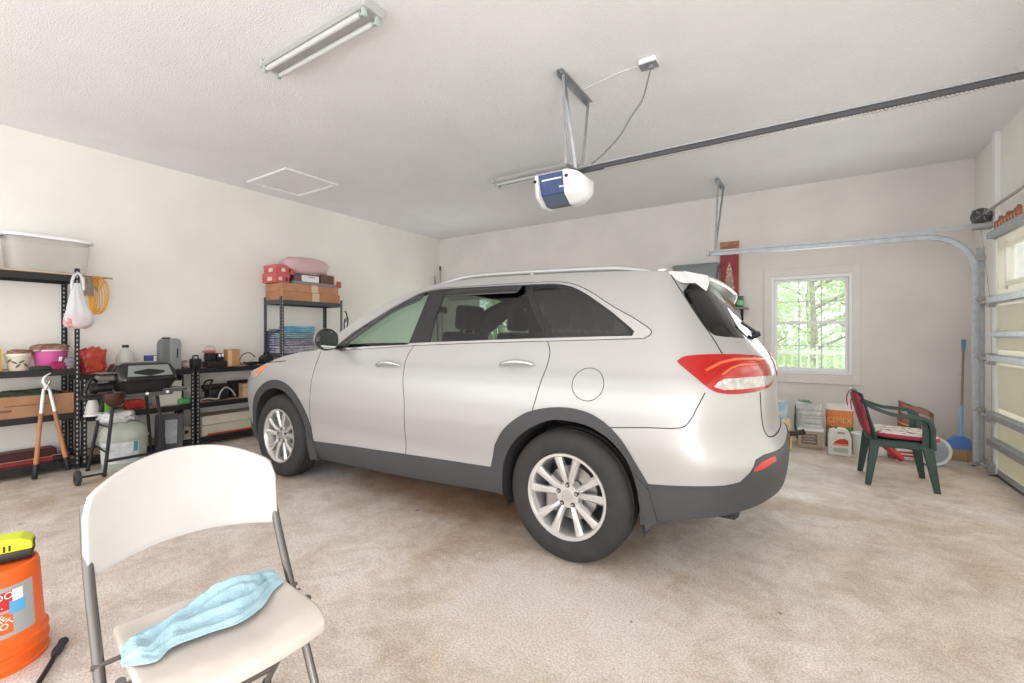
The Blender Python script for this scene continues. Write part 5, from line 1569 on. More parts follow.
# folded blankets, bound books
def blanket(label, c, s, m, rot=0.0, seed=0):
    r = thing('folded_blanket', label, 'blanket', c, rot)
    n = 3
    for k in range(n):
        b = MB(); h = s[2]/n
        def f(i, j):
            a = 2*PI*i; t = -PI/2+PI*j
            def pw(x, e): return math.copysign(abs(x)**e, x)
            q = 1+.05*noise.noise(Vector((math.cos(a)*3+seed, math.sin(a)*3, k*2+j)))
            return (pw(math.cos(t), .35)*pw(math.cos(a), .3)*s[0]/2*q, pw(math.cos(t), .35)*pw(math.sin(a), .3)*s[1]/2*q, (pw(math.sin(t), .6)+1)*h/2*1.06+k*h+.008*noise.noise(Vector((math.cos(a)*2, math.sin(a)*2, seed))))
        b.grid(f, 44, 10, closed_u=True); bmesh.ops.remove_doubles(b.bm, verts=b.bm.verts, dist=1e-5)
        b.build('fold', m, r, 180)
    return r
blanket('white and grey patterned blanket at the bottom of the folded pile', (-5.83, 3.56, ZT2), (.32, .52, .10), mat('blanket_pattern', (.62, .60, .62), .9, col2=(.30, .28, .36), scale=22), seed=1)
blanket('grey and purple blanket second from the bottom of the pile', (-5.83, 3.57, ZT2+.106), (.32, .54, .085), mat('blanket_purple', (.50, .46, .52), .9, col2=(.26, .22, .36), scale=16), seed=2)
blanket('pale teal blanket under the bright blue one', (-5.82, 3.57, ZT2+.196), (.31, .54, .075), mat('blanket_teal', (.40, .52, .55), .9, col2=(.22, .36, .42), scale=18), seed=3)
blanket('bright blue folded sheet on top of the pile', (-5.81, 3.60, ZT2+.276), (.28, .42, .085), mat('blanket_blue', (.16, .42, .62), .85, col2=(.32, .58, .75), scale=9), seed=4)
for k, (w, h, lab, cc) in enumerate(((.035, .30, 'leftmost dark blue binder standing on the corner rack shelf', (.05, .06, .10)), (.04, .32, 'middle dark blue binder standing on the corner rack shelf', (.06, .06, .11)), (.03, .30, 'blue grey binder standing next to the folded blankets', (.10, .11, .18)))):
    r = thing('ring_binder', lab, 'binder', (-5.96, 3.325+[0, .042, .082][k], ZT2))
    b = MB(); b.box((-.0, 0, h/2), (.20, w, h), bev=.004); b.build('cover', mat('binder_%d' % k, cc, .5), r)
    b = MB(); b.box((.0, 0, h/2), (.196, w-.012, h+.004)); b.build('pages', WHITE, r)
cd = thing('hanging_strap', 'black strap hanging from the right post of the corner rack', 'strap', (-5.64, 4.235, 1.30))
b = MB(); b.tube(cr([(0, -.0, .30), (.012, .02, .26), (.01, .035, .20), (.0, .05, .12), (.0, .03, .04), (.0, -.0, .02), (0, -.01, .10), (0, .0, .18)]), .009, 8); b.build('strap_loop', BLACK, cd, 60)
b = MB(); b.box((0, .035, .17), (.02, .06, .07), bev=.012, seg=2); b.build('buckle', mat('strap_grey', (.30, .30, .31), .5), cd, 40)

# poles in the corner
for (p0, p1, r_, lab, m) in (((-5.80, 6.50, 0), (-6.05, 6.60, 2.40), .010, 'short dark pole leaning in the far corner behind the car', BLACK), ((-5.75, 6.55, 0), (-6.02, 6.72, 2.60), .014, 'taller pale grey pole leaning in the far corner behind the car', mat('pole_grey', (.42, .37, .34), .5))):
    t = thing('leaning_pole', lab, 'pole', p0); d = Vector(p1)-Vector(p0)
    b = MB(); b.cyl((0, 0, 0), d, r_, seg=12); b.build('shaft', m, t, 60)
    b = MB(); b.cyl(d*.97, d, r_*1.3, seg=12); b.build('tip', BLACK if r_ > .012 else STEEL, t, 60)
# ================================================================ GRILL AND WHAT STANDS UNDER IT
gr = thing('portable_grill', 'black portable gas grill with glossy lid on a folding leg stand', 'grill', (-5.32, 1.62, 0))
GB = mat('grill_black', (.012, .012, .013), .5); GG = mat('grill_gloss', (.012, .013, .013), .12, spec=.5)
GT = mat('grill_table', (.085, .082, .08), .45)
def G(x, y, z): return (x+5.32, y-1.62, z)
# legs of the stand, leaning in towards the top
legs = [((-5.16, 1.40, 0), (-5.20, 1.475, .665)), ((-5.16, 1.865, 0), (-5.20, 1.80, .665)), ((-5.50, 1.375, 0), (-5.46, 1.475, .665)), ((-5.50, 1.86, 0), (-5.46, 1.80, .665))]
for k, (f, t) in enumerate(legs):
    b = MB(); b.bar(G(*f), G(*t), .030, .022, (0, 1, 0), bev=.004); l = b.build('leg', GB, gr)
    b = MB(); b.box(G(f[0], f[1], .01), (.036, .030, .02), bev=.004); b.build('foot', BLACK, l)
def at(k, z):
    f, t = Vector(legs[k][0]), Vector(legs[k][1]); return G(*(f+(t-f)*(z/.665)))
b = MB()
b.bar(at(0, .13), at(1, .13), .022, .022); b.build('lower_bar', GB, gr)
b = MB(); b.tube([at(0, .20), at(2, .24)], .007, 8); b.tube([at(0, .42), at(2, .42)], .007, 8); b.build('side_braces', GB, gr, 60)
b = MB(); b.bar(at(2, .13), at(3, .13), .020, .020); b.build('lower_bar', GB, gr)
b = MB(); b.tube([at(0, .03), G(-5.03, 1.215, .063)], .009, 8); b.build('axle', GB, gr, 60)
b = MB(); b.lathe([(.018, -.016), (.048, -.018), (.060, -.012), (.062, 0), (.060, .012), (.048, .018), (.018, .016)], 28, G(-5.03, 1.195, .063), 'Y'); wh = b.build('wheel', mat('wheel_black', (.03, .03, .03), .6), gr, 50)
b = MB(); b.cyl(G(-5.03, 1.172, .063), G(-5.03, 1.218, .063), .02, seg=16); b.build('hub', BLACK, wh, 50)
# table and shelf
b = MB(); b.box(G(-5.32, 1.66, .690), (.36, .50, .035), bev=.005); b.build('table_frame', GT, gr)
b = MB(); b.box(G(-5.26, 1.93, .712), (.24, .20, .030), bev=.006); st = b.build('side_shelf', GT, gr); 
b = MB(); b.box(G(-5.26, 1.93, .729), (.22, .18, .004)); b.build('shelf_top', mat('shelf_top_grey', (.26, .24, .22), .5), st)
for y in (1.70, 1.86):
    b = MB(); b.cyl(G(-5.143, y, .70), G(-5.130, y, .70), .013, seg=14); b.build('white_bolt', WHITE, gr, 50)
b = MB(); b.box(G(-5.30, 1.36, .69), (.20, .16, .028), bev=.006); b.build('side_shelf', GB, gr)
# bowl
def sq(a, e): return math.copysign(abs(a)**e, a)
def bowl(i, j):
    a = 2*PI*i; k = .80+.20*j; z = .708+.105*j
    return G(-5.32+.19*k*sq(math.cos(a), .35), 1.725+.225*k*sq(math.sin(a), .35), z)
b = MB(); V = b.grid(bowl, 48, 6, closed_u=True); b.bm.faces.new([v[0] for v in V][::-1]); b.bm.faces.new([v[5] for v in V]); b.build('bowl', GB, gr, 40)
b = MB()
def lid(i, j):
    a = 2*PI*i; k = [1.05, 1.06, 1.06, .97, .84, .70, .35][int(round(j*6))]; z = [.815, .820, .845, .90, .965, .985, .990][int(round(j*6))]
    sx = k*1.0
    return G(-5.325+.19*sx*sq(math.cos(a), .35)-(.05*(z-.84)/.15 if z > .85 else 0)*.6, 1.725+.225*(k if z < .9 else k+.08)*sq(math.sin(a), .35), z)
V = b.grid(lid, 48, 7, closed_u=True); b.bm.faces.new([v[6] for v in V]); ld = b.build('lid', GG, gr, 30)
b = MB(); b.bar(G(-5.115, 1.55, .835), G(-5.115, 1.90, .835), .022, .020, bev=.006)
for y in (1.56, 1.89): b.bar(G(-5.115, y, .835), G(-5.15, y, .835), .016, .016)
b.build('lid_handle', GB, ld)
# slanted glossy front panel of the lid
b = MB()
q = [G(-5.136, 1.555, .862), G(-5.136, 1.905, .862), G(-5.190, 1.885, .960), G(-5.190, 1.575, .960)]
vs = [b.bm.verts.new(p) for p in q]; b.bm.faces.new(vs); o = b.build('lid_panel', mat('mirror_lid', (.42, .47, .46), .10, .9), ld); solidify(o, .006, 0)
# gas valve, knob and hose at the left end
b = MB(); b.cyl(G(-5.30, 1.49, .77), G(-5.30, 1.38, .77), .040, seg=20); b.cyl(G(-5.30, 1.38, .77), G(-5.30, 1.34, .77), .052, .046, 20); b.build('gas_valve', BLACK, gr, 50)
b = MB(); b.tube(cr([G(-5.24, 1.37, .83), G(-5.20, 1.33, .86), G(-5.19, 1.30, .82), G(-5.20, 1.28, .74)]), .012, 8); b.tube(cr([G(-5.28, 1.40, .85), G(-5.25, 1.47, .90), G(-5.24, 1.50, .88)]), .010, 8); b.build('gas_hose', BLACK, gr, 60)
b = MB(); b.box(G(-5.28, 1.44, .855), (.10, .13, .05), bev=.01); b.box(G(-5.28, 1.46, .90), (.14, .15, .012), bev=.003); b.build('side_table_folded', mat('side_grey_brown', (.16, .14, .12), .5), gr)

bl = thing('brown_bowl', 'dark brown bowl hanging at the left end of the grill', 'bowl', (-5.17, 1.435, .715))
b = MB(); b.lathe([(0, -.085), (.03, -.083), (.06, -.05), (.075, .0), (.078, .04), (.070, .042), (.068, .0), (.05, -.045), (0, -.07)], 28); b.build('bowl_body', mat('brown_glaze', (.045, .015, .008), .25), bl, 60)
bl.location = (-5.05, 1.44, .70)
b = MB(); b.bar((-.075, 0, .035), (-.15, .0, .015), .02, .006); b.build('hook', BLACK, bl)

TUBW = mat('tub_pale_green', (.38, .41, .35), .5, var=.08)
tb = thing('plastic_tub', 'large pale green white plastic tub under the grill', 'tub', (-5.385, 1.605, 0))
b = MB(); b.lathe([(0, 0), (.150, 0), (.160, .015), (.176, .28), (.184, .285), (.184, .30), (.176, .305), (.170, .36), (.140, .405), (.09, .425), (.085, .432), (0, .432)], 48); b.build('tub_body', TUBW, tb, 40)
b = MB()
def lab(i, j):
    a = -.60-.95+1.9*i; z = .07+.19*j; r_ = .160+.016*(z-.015)/.265+.002
    return (r_*math.cos(a), r_*math.sin(a), z)
b.grid(lab, 20, 4); tl_ = b.build('paper_label', mat('label_white', (.55, .57, .57), .6, var=.12, scale=30), tb, 180)
def lab2(i, j):
    a = .10+.20*i; z = .17+.09*j; r_ = .160+.016*(z-.015)/.265+.0035
    return (r_*math.cos(a), r_*math.sin(a), z)
b = MB(); b.grid(lab2, 6, 3); b.build('blue_corner', mat('label_teal', (.05, .28, .38), .5), tl_, 180)
b = MB()
for k in range(5):
    z = .10+.03*k
    b.tube([((.160+.016*(z-.015)/.265+.003)*math.cos(a), (.160+.016*(z-.015)/.265+.003)*math.sin(a), z) for a in [-1.25+1.0*q/10 for q in range(11)]], .0022, 4)
b.build('printed_lines', mat('print_grey_soft', (.45, .48, .48), .6), tl_)
b = MB(); b.tube(cr([(.09, -.02, .41), (.09, -.02, .47), (.07, .06, .485), (.05, .10, .43)]), .007, 8); b.build('tub_handle', GALV, tb, 60)
sack('white_bag', 'crumpled white plastic bag on the tub under the grill', 'plastic bag', (-5.40, 1.555, .434), (.22, .25, .10), mat('white_crumple', (.66, .66, .66), .4, var=.25, scale=30), 71, amp=.32, nz=6)
cn = thing('white_cone', 'small white cone standing on the left of the grill tub', 'cone', (-5.35, 1.425, .50))
cn.location = (-5.62, 1.44, .485)
b = MB(); b.lathe([(.055, 0), (.06, .01), (.045, .10), (.030, .15), (.022, .16), (0, .16)], 24); b.build('cone_body', mat('cone_white', (.62, .60, .56), .5), cn, 50)
b = MB(); b.lathe([(.064, 0), (.066, .012), (.058, .014)], 24); b.build('rim', WHITE, cn, 50)
o = rbox('green_box', 'small bright green box under the grill table', 'box', (-5.60, 1.545, .484), (.05, .045, .115), mat('lime_box', (.22, .50, .04), .5), bev=.003)
fc = thing('folding_case', 'black flat case with a grey label leaning under the grill shelf', 'case', (-5.36, 1.965, 0), math.radians(28))
fc.location = (-5.47, 1.99, 0); fc.rotation_euler = (math.radians(-10), 0, math.radians(62))
b = MB(); b.box((0, 0, .22), (.24, .045, .42), bev=.012, seg=2); b.build('case_body', mat('case_black', (.025, .028, .028), .5), fc, 40)
b = MB(); b.box((.02, -.0235, .25), (.10, .003, .24)); b.build('grey_label', mat('case_label', (.26, .28, .30), .5, var=.2, scale=25), fc)
b = MB(); b.box((0, -.0235, .25), (.17, .0015, .32)); b.build('recess', BLACK, fc)
# ================================================================ BACK WALL AND THE RIGHT BACK CORNER
# --- wall shelf with bin, board and jar
SHW = mat('shelf_grey_wood', (.30, .27, .24), .6, var=.2)
ws = thing('wall_shelf', 'long narrow grey wooden shelf on the back wall behind the car', 'shelf', (-1.10, YB-.10, 1.60))
b = MB(); b.box((-.02, 0, 0), (1.0, .20, .022), bev=.003); b.build('shelf_board', SHW, ws)
for x in (-.40, .40):
    b = MB(); b.box((x, .088, -.085), (.025, .018, .15)); b.bar((x, .09, -.15), (x, -.06, -.015), .022, .012); b.build('bracket', BLACK_METAL, ws)
TOTE = mat('tote_grey', (.20, .22, .235), .4)
tt = thing('storage_tote', 'grey plastic storage tote on the wall shelf behind the car', 'storage tote', (-1.31, YB-.19, 1.613))
tt.location = (-1.27, YB-.115, 1.612)
def tote(i, j):
    a = 2*PI*i; k = .86+.14*j
    return (.285*k*sq(math.cos(a), .22), .088*k*sq(math.sin(a), .25), .565*j)
b = MB(); V = b.grid(tote, 56, 8, closed_u=True); b.bm.faces.new([v[0] for v in V][::-1]); b.build('tote_body', TOTE, tt, 40)
b = MB()
def tlid(i, j):
    a = 2*PI*i; k, z = [(1.0, .565), (1.05, .565), (1.06, .60), (1.0, .612), (.5, .612)][int(round(j*4))]
    return (.285*k*sq(math.cos(a), .22), .088*k*sq(math.sin(a), .25), z)
V = b.grid(tlid, 56, 5, closed_u=True); b.bm.faces.new([v[4] for v in V]); b.build('tote_lid', TOTE, tt, 40)
b = MB(); b.box((.02, -.082, .46), (.20, .004, .10), bev=.001); b.build('clear_label', mat('tote_label', (.45, .46, .46), .4, var=.3, scale=20), tt)
bd = thing('holiday_board', 'tall wooden board painted red with a decorated tree leaning on the back wall', 'wall board', (-.855, YB-.035, 1.613))
BW = mat('board_wood', (.42, .21, .11), .6, var=.25, scale=9)
b = MB(); b.box((0, 0, .45), (.235, .022, .90), bev=.002); b.build('board', BW, bd)
b = MB(); b.box((0, -.012, .45), (.215, .004, .60)); pan = b.build('red_panel', mat('panel_red', (.33, .045, .055), .6, var=.25, scale=14), bd)
b = MB()
tr_ = [(-.075, .25), (.075, .25), (.045, .37), (.058, .37), (.030, .48), (.042, .48), (.0, .63), (-.042, .48), (-.030, .48), (-.058, .37), (-.045, .37)]
b.prism(tr_, -.017, -.013, 'XZ'); b.build('painted_tree', mat('tree_beige', (.50, .34, .26), .7, col2=(.30, .22, .18), scale=40), pan)
b = MB(); b.box((0, -.013, .24), (.02, .003, .05)); b.build('tree_trunk', mat('tree_brown', (.12, .06, .04), .6), pan)
random.seed(5)
ornc = [mat('ornament_%s' % n, c, .5) for n, c in (('cream', (.72, .60, .48)), ('white', (.75, .72, .70)), ('gold', (.70, .50, .12)))]
for k in range(14):
    z = .27+.33*random.random(); hw = .065*(1-(z-.25)/.40)
    b = MB(); x = random.uniform(-hw, hw); b.cyl((x, -.017, z), (x, -.0195, z), .0095, seg=10); b.build('ornament', ornc[k % 3], pan)
b = MB(); b.box((.03, -.0135, .195), (.07, .003, .025)); b.build('gold_lettering', ornc[2], pan)
b = MB(); b.box((0, -.013, .81), (.19, .003, .07)); b.build('darker_plank', mat('board_plank', (.33, .15, .08), .6), bd)
jr = thing('green_jar', 'small green glass jar with dark lid on the end of the wall shelf', 'jar', (-.722, YB-.10, 1.613))
b = MB(); b.lathe([(0, 0), (.044, 0), (.047, .006), (.047, .115), (.040, .128), (0, .128)], 28); b.build('jar_body', mat('jar_green', (.03, .22, .10), .15, coat=.6), jr, 50)
b = MB(); b.cyl((0, 0, .128), (0, 0, .150), .046, seg=28); b.build('jar_lid', mat('jar_lid_dark', (.07, .07, .07), .4), jr, 40)
b = MB(); b.lathe([(.0476, .03), (.0478, .09)], 28); b.build('jar_label', mat('jar_label_pale', (.30, .48, .30), .5), jr, 60)

# --- green garden chair
CG = mat('chair_green', (.016, .044, .034), .42)
gc_ = thing('garden_chair', 'dark green plastic garden armchair with red patterned cushions', 'chair', (.645, 5.0, 0), math.radians(2))
def leg(b, f, t, w0, w1):
    f, t = Vector(f), Vector(t); rows = []
    n = 6
    for k in range(n+1):
        p = f+(t-f)*k/n; w = w0+(w1-w0)*k/n
        rows.append([b.bm.verts.new(p+Vector(d)) for d in ((-w/2, -.014, 0), (w/2, -.014, 0), (w/2, .014, 0), (-w/2, .014, 0))])
    for A, B in zip(rows, rows[1:]):
        for q in range(4): b.bm.faces.new((A[q], A[(q+1) % 4], B[(q+1) % 4], B[q]))
    b.bm.faces.new(rows[0]); b.bm.faces.new(rows[-1])
for sy in (1, -1):
    for (fx, tx, w0, w1) in ((-.210, -.160, .040, .070), (.222, .165, .040, .075)):
        b = MB(); leg(b, (fx, sy*.225, 0), (tx, sy*.205, .375), w0, w1); o = b.build('leg', CG, gc_); m = o.modifiers.new('round', 'BEVEL'); m.width = .005; m.segments = 2
b = MB(); b.box((.015, 0, .365), (.40, .43, .035), bev=.012, seg=2)
for sy in (1, -1): b.box((.01, sy*.208, .350), (.40, .025, .055), bev=.008)
b.box((.21, 0, .352), (.03, .42, .05), bev=.008)
b.build('seat_shell', CG, gc_, 40)
b = MB()
def backf(i, j):
    y = (-.5+i)*(.43-.06*j); z = .36+.385*j; x = -.160-.105*j-.055*(1-(2*i-1)**2)+.02
    z += .03*(1-(2*i-1)**2)*j
    return (x, y, z)
b.grid(backf, 17, 10); o = b.build('backrest', CG, gc_, 180); solidify(o, .012, 0)
for sy in (1, -1):
    pts = cr([(-.250, sy*.190, .70), (-.20, sy*.225, .655), (-.06, sy*.248, .600), (.08, sy*.252, .588), (.155, sy*.248, .572), (.185, sy*.240, .50), (.188, sy*.228, .40), (.188, sy*.220, .35)], 5)
    b = MB(); rows = []; n = len(pts)
    for k, p in enumerate(pts):
        t = (pts[min(n-1, k+1)]-pts[max(0, k-1)]).normalized(); nrm = Vector((0, 1, 0)); u = t.cross(nrm).normalized()
        w = .030+.030*min(1, max(0, (k-8)/10))
        if k > 24: w = .06
        hgt = .014
        rows.append([b.bm.verts.new(p+nrm*w*.5*a+u*hgt*c) for a, c in ((-1, -1), (1, -1), (1, 1), (-1, 1))])
    for A, B in zip(rows, rows[1:]):
        for q in range(4): b.bm.faces.new((A[q], A[(q+1) % 4], B[(q+1) % 4], B[q]))
    b.bm.faces.new(rows[0]); b.bm.faces.new(rows[-1])
    o = b.build('armrest', CG, gc_); m = o.modifiers.new('round', 'BEVEL'); m.width = .004; m.segments = 2
    # web between the arm and the seat at the front
    b = MB(); b.prism([(.13, .37), (.215, .36), (.212, .50), (.19, .575), (.12, .58), (.135, .50)], sy*.222-.010, sy*.222+.010, 'XZ'); b.build('front_web', CG, gc_)
def cushion_mat():
    m = mat('cushion_pattern', (.66, .62, .55), .9, bump=.2, bscale=120)
    nt = m.node_tree; bs = nt.nodes['Principled BSDF']
    tc = nt.nodes.new('ShaderNodeTexCoord'); v = nt.nodes.new('ShaderNodeTexVoronoi'); v.inputs['Scale'].default_value = 20
    mp = nt.nodes.new('ShaderNodeMapping'); mp.inputs['Scale'].default_value = (1, 1.8, 1)
    nt.links.new(tc.outputs['Object'], mp.inputs['Vector']); nt.links.new(mp.outputs['Vector'], v.inputs['Vector'])
    r = nt.nodes.new('ShaderNodeValToRGB'); r.color_ramp.elements[0].color = (.30, .05, .07, 1); r.color_ramp.elements[0].position = .14
    e = r.color_ramp.elements.new(.30); e.color = (.20, .10, .09, 1)
    r.color_ramp.elements[-1].color = (.68, .64, .57, 1); r.color_ramp.elements[-1].position = .46
    nt.links.new(v.outputs['Distance'], r.inputs['Fac']); nt.links.new(r.outputs['Color'], bs.inputs['Base Color'])
    return m
CPAT = cushion_mat(); CRED = mat('cushion_red', (.36, .045, .075), .85, var=.2, bump=.3, bscale=90)
def pad(b, c, s, rot, puff=.35):
    M_ = Matrix.Translation(c) @ Matrix.Rotation(rot, 4, 'Y')
    def f(i, j):
        a = 2*PI*i; t = -PI/2+PI*j
        return tuple(M_ @ Vector((sq(math.cos(t), .45)*sq(math.cos(a), .35)*s[0]/2, sq(math.cos(t), .45)*sq(math.sin(a), .35)*s[1]/2, sq(math.sin(t), .8)*s[2]/2)))
    b.grid(f, 44, 16, closed_u=True); bmesh.ops.remove_doubles(b.bm, verts=b.bm.verts, dist=1e-5)
cu = thing('seat_cushion_pad', 'red and white patterned seat cushion on the green garden chair', 'cushion', (.645, 5.0, 0), math.radians(2))
b = MB(); pad(b, (.045, 0, .412), (.44, .40, .062), math.radians(2)); b.build('red_underside', CRED, cu, 180)
b = MB(); pad(b, (.045, 0, .420), (.425, .385, .062), math.radians(2)); b.build('patterned_top', CPAT, cu, 180)
cu2 = thing('back_cushion_pad', 'red back cushion with patterned front tied to the green garden chair', 'cushion', (.645, 5.0, 0), math.radians(2))
b = MB(); pad(b, (-.232, 0, .575), (.36, .38, .060), math.radians(75)); b.build('red_back', CRED, cu2, 180)
b = MB(); pad(b, (-.220, 0, .578), (.345, .36, .060), math.radians(75)); b.build('patterned_front', CPAT, cu2, 180)
b = MB()
for sy in (1, -1): b.tube(cr([(-.255, sy*.14, .735), (-.280, sy*.15, .755), (-.315, sy*.145, .69), (-.310, sy*.15, .60)]), .0045, 6)
b.build('tie_strings', CRED, cu2, 60)

# --- broom
br = thing('broom', 'blue broom with tan bristles leaning into the back right corner', 'broom', (1.295, 6.19, 0))
b = MB(); P0, P1 = Vector((.012, .02, .235)), Vector((.135, .50, 1.19)); d = P1-P0
b.tube([P0, P0+d*.12, P0+d*.28, P0+d*.30], [.020, .015, .0145, .011], 12); b.build('blue_socket', mat('broom_light_blue', (.20, .42, .68), .4), br, 60)
b = MB(); b.cyl(P0+d*.28, P0+d*.90, .0105, seg=12); b.build('wood_shaft', mat('shaft_grey_wood', (.30, .22, .16), .6), br, 60)
b = MB(); b.cyl(P0+d*.88, P1, .015, .018, 14); b.build('blue_grip', mat('broom_blue_grip', (.14, .28, .50), .4), br, 60)
b = MB()
sh_p = [(-.125, .11), (.125, .11), (.115, .16), (.07, .215), (.03, .245), (-.03, .245), (-.07, .215), (-.115, .16)]
b.prism(sh_p, -.022, .022, 'XZ'); o = b.build('broom_head', mat('broom_blue', (.10, .25, .60), .4), br); m = o.modifiers.new('round', 'BEVEL'); m.width = .008; m.segments = 2
b = MB(); random.seed(9)
for k in range(46):
    for q in (-.013, 0, .013):
        x = -.118+.236*k/45; b.cyl((x, q, .115), (x*1.10+random.uniform(-.006, .006), q*1.6, .002), .0042, .0032, 5)
b.build('bristles', mat('bristle_tan', (.52, .34, .17), .8), br)
tj = thing('trowel', 'small black hand tool lying by the foot of the door track', 'hand tool', (1.40, 6.02, .0))
b = MB(); b.tube([(-.02, .05, .012), (-.05, -.02, .012), (-.06, -.05, .012)], [.010, .012, .010], 8); b.build('handle', BLACK, tj, 60)
b = MB(); b.prism([(-.02, .05), (.02, .07), (.03, .13), (-.005, .15), (-.03, .11)], .006, .010, 'XY'); b.build('blade', STEEL, tj)

# --- bags, jugs and boxes on the floor under the window
BAGG = mat('bag_silver_white', (.60, .60, .58), .4, var=.18, scale=6)
bx = thing('beige_box', 'beige box with dark label and white rim standing under the window', 'box', (.055, 6.09, 0))
b = MB(); b.box((0, 0, .095), (.235, .20, .19), bev=.006); b.build('box_body', mat('beige_box', (.50, .42, .35), .6, var=.1), bx)
b = MB(); b.box((0, 0, .192), (.25, .215, .022), bev=.005); b.build('white_rim', WHITE, bx)
b = MB(); b.box((-.01, -.1015, .095), (.15, .003, .115)); lb = b.build('dark_label', mat('label_dark', (.16, .12, .10), .6, col2=(.30, .25, .22), scale=40), bx)
b = MB()
for k, w in enumerate((.11, .09, .12)): b.box((-.01, -.1036, .125-.03*k), (w, .002, .009))
b.build('label_lines', mat('label_line_pale', (.48, .42, .37), .6), lb)
def feed_bag(name, label, c, s, m, rot=0.0, tilt=0.0, seed=0, topm=None):
    """flat-sided paper or film bag, pinched along the top seam"""
    r = thing(name, label, 'bag', c, rot)
    def f(i, j):
        a = 2*PI*i; z = s[2]*j
        bulge = math.sin(PI*min(1, j*.9+.12))**.6
        dep = s[1]/2*(.25+.75*bulge) if j < .92 else s[1]/2*.12
        w = s[0]/2*(1-.05*math.sin(PI*j))
        n = noise.noise(Vector((math.cos(a)*3+seed, math.sin(a)*3, j*6)))
        x = w*sq(math.cos(a), .5); y = dep*sq(math.sin(a), .7)*(1+.16*n)
        return (x*(1+.03*n), y+tilt*z, z+(.018*math.sin(a*2+seed)*(j > .8)))
    b = MB(); V = b.grid(f, 48, 20, closed_u=True); b.bm.faces.new([v[0] for v in V][::-1]); b.bm.faces.new([v[19] for v in V]); o = b.build('bag_body', m, r, 60)
    def band(nm, z0, z1, mm, k=1.012, x0=-1, x1=1):
        bb = MB()
        def g(i, j):
            i2 = .5+(.03+.94*i)*.5; p = f(i2, (z0+(z1-z0)*j)); return (p[0]*(1.006), p[1]*1.0-.0025, p[2])
        bb.grid(g, 26, 8); return bb.build(nm, mm, o, 180)
    r['_f'] = 0
    del r['_f']
    return r, o, band, f
r, o, band, f = feed_bag('potting_bag', 'silver white printed bag standing on the beige box under the window', (.045, 6.12, .204), (.255, .13, .265), BAGG, .03, .10, 3)
for z0, z1 in ((.70, .78), (.50, .58), (.40, .44), (.16, .22)):
    bb = MB()
    def g(i, j, z0=z0, z1=z1):
        i2 = .5+(.16+.68*i)*.5; p = f(i2, z0+(z1-z0)*j); return (p[0], p[1]-.003, p[2])
    bb.grid(g, 18, 4); bb.build('printed_text_band', mat('bag_print_grey', (.30, .30, .31), .6, col2=(.58, .57, .56), scale=60), o, 180)
sack('green_bag', 'green folded bag behind the silver white bag', 'bag', (.0, 6.30, .0), (.20, .12, .485), mat('green_sack', (.12, .24, .15), .6, var=.3), 81, amp=.12)
def bag_bands(m_top, m_mid, m_band, m_low):
    m = bpy.data.materials.new('cement_bag_print'); m.use_nodes = True; nt = m.node_tree; bs = nt.nodes['Principled BSDF']; bs.inputs['Roughness'].default_value = .6
    tc = nt.nodes.new('ShaderNodeTexCoord'); sx = nt.nodes.new('ShaderNodeSeparateXYZ'); nt.links.new(tc.outputs['Object'], sx.inputs[0])
    r = nt.nodes.new('ShaderNodeValToRGB'); r.color_ramp.interpolation = 'CONSTANT'
    mul = nt.nodes.new('ShaderNodeMath'); mul.operation = 'MULTIPLY'; mul.inputs[1].default_value = 2.0
    nt.links.new(sx.outputs['Z'], mul.inputs[0]); nt.links.new(mul.outputs[0], r.inputs['Fac'])
    els = r.color_ramp.elements
    els[0].position = 0; els[0].color = (*m_low, 1); els[1].position = .39; els[1].color = (*m_band, 1)
    e = els.new(.47); e.color = (*m_mid, 1); e = els.new(.82); e.color = (*m_top, 1)
    nt.links.new(r.outputs['Color'], bs.inputs['Base Color']); return m
r, o, band, f = feed_bag('cement_bag', 'orange and green bag with pale lettering behind the white jug', (.325, 6.20, 0), (.26, .15, .47), bag_bands((.74, .72, .70), (.72, .22, .06), (.10, .26, .06), (.33, .25, .20)), -.06, .06, 6)
lettering('CEMEX', .085, mat('bag_lettering', (.82, .55, .25), .6), o, (0, -.062, .305), (PI/2-.06, 0, 0), .001, sx=.80)
jg = thing('white_jug', 'white plastic jug with a red label and built-in handle under the window', 'jug', (.305, 5.80, 0))
JW = mat('jug_white', (.72, .72, .69), .4)
b = MB(); b.prism([(-.092, 0), (.092, 0), (.098, .02), (.098, .19), (.080, .245), (.055, .275), (-.012, .282), (-.02, .26), (-.04, .26), (-.048, .282), (-.085, .268), (-.098, .20), (-.098, .02)], -.055, .055, 'XZ'); o = b.build('jug_body', JW, jg); m = o.modifiers.new('round', 'BEVEL'); m.width = .016; m.segments = 3
b = MB(); b.box((.012, -.0555, .236), (.062, .004, .018), bev=.001); b.build('handle_slot', mat('slot_grey', (.28, .30, .28), .6), jg)
b = MB(); b.cyl((-.066, 0, .268), (-.066, 0, .295), .019, seg=18); b.build('cap', RED, jg, 40)
b = MB(); b.box((.0, -.0558, .10), (.165, .002, .165)); lb = b.build('label_panel', mat('label_cream', (.66, .66, .60), .5), jg)
b = MB(); b.prism([(-.055, .125), (.072, .125), (.072, .165), (.04, .180), (0, .172), (-.035, .150)], -.0585, -.0570, 'XZ'); b.build('red_label', RED, lb)
b = MB(); b.box((.008, -.0585, .116), (.125, .002, .016)); b.build('orange_band', mat('orange_band', (.75, .28, .08), .5), lb)
b = MB(); b.box((.008, -.0585, .060), (.12, .002, .045)); b.build('green_picture', mat('label_green_grey', (.42, .46, .38), .6), lb)
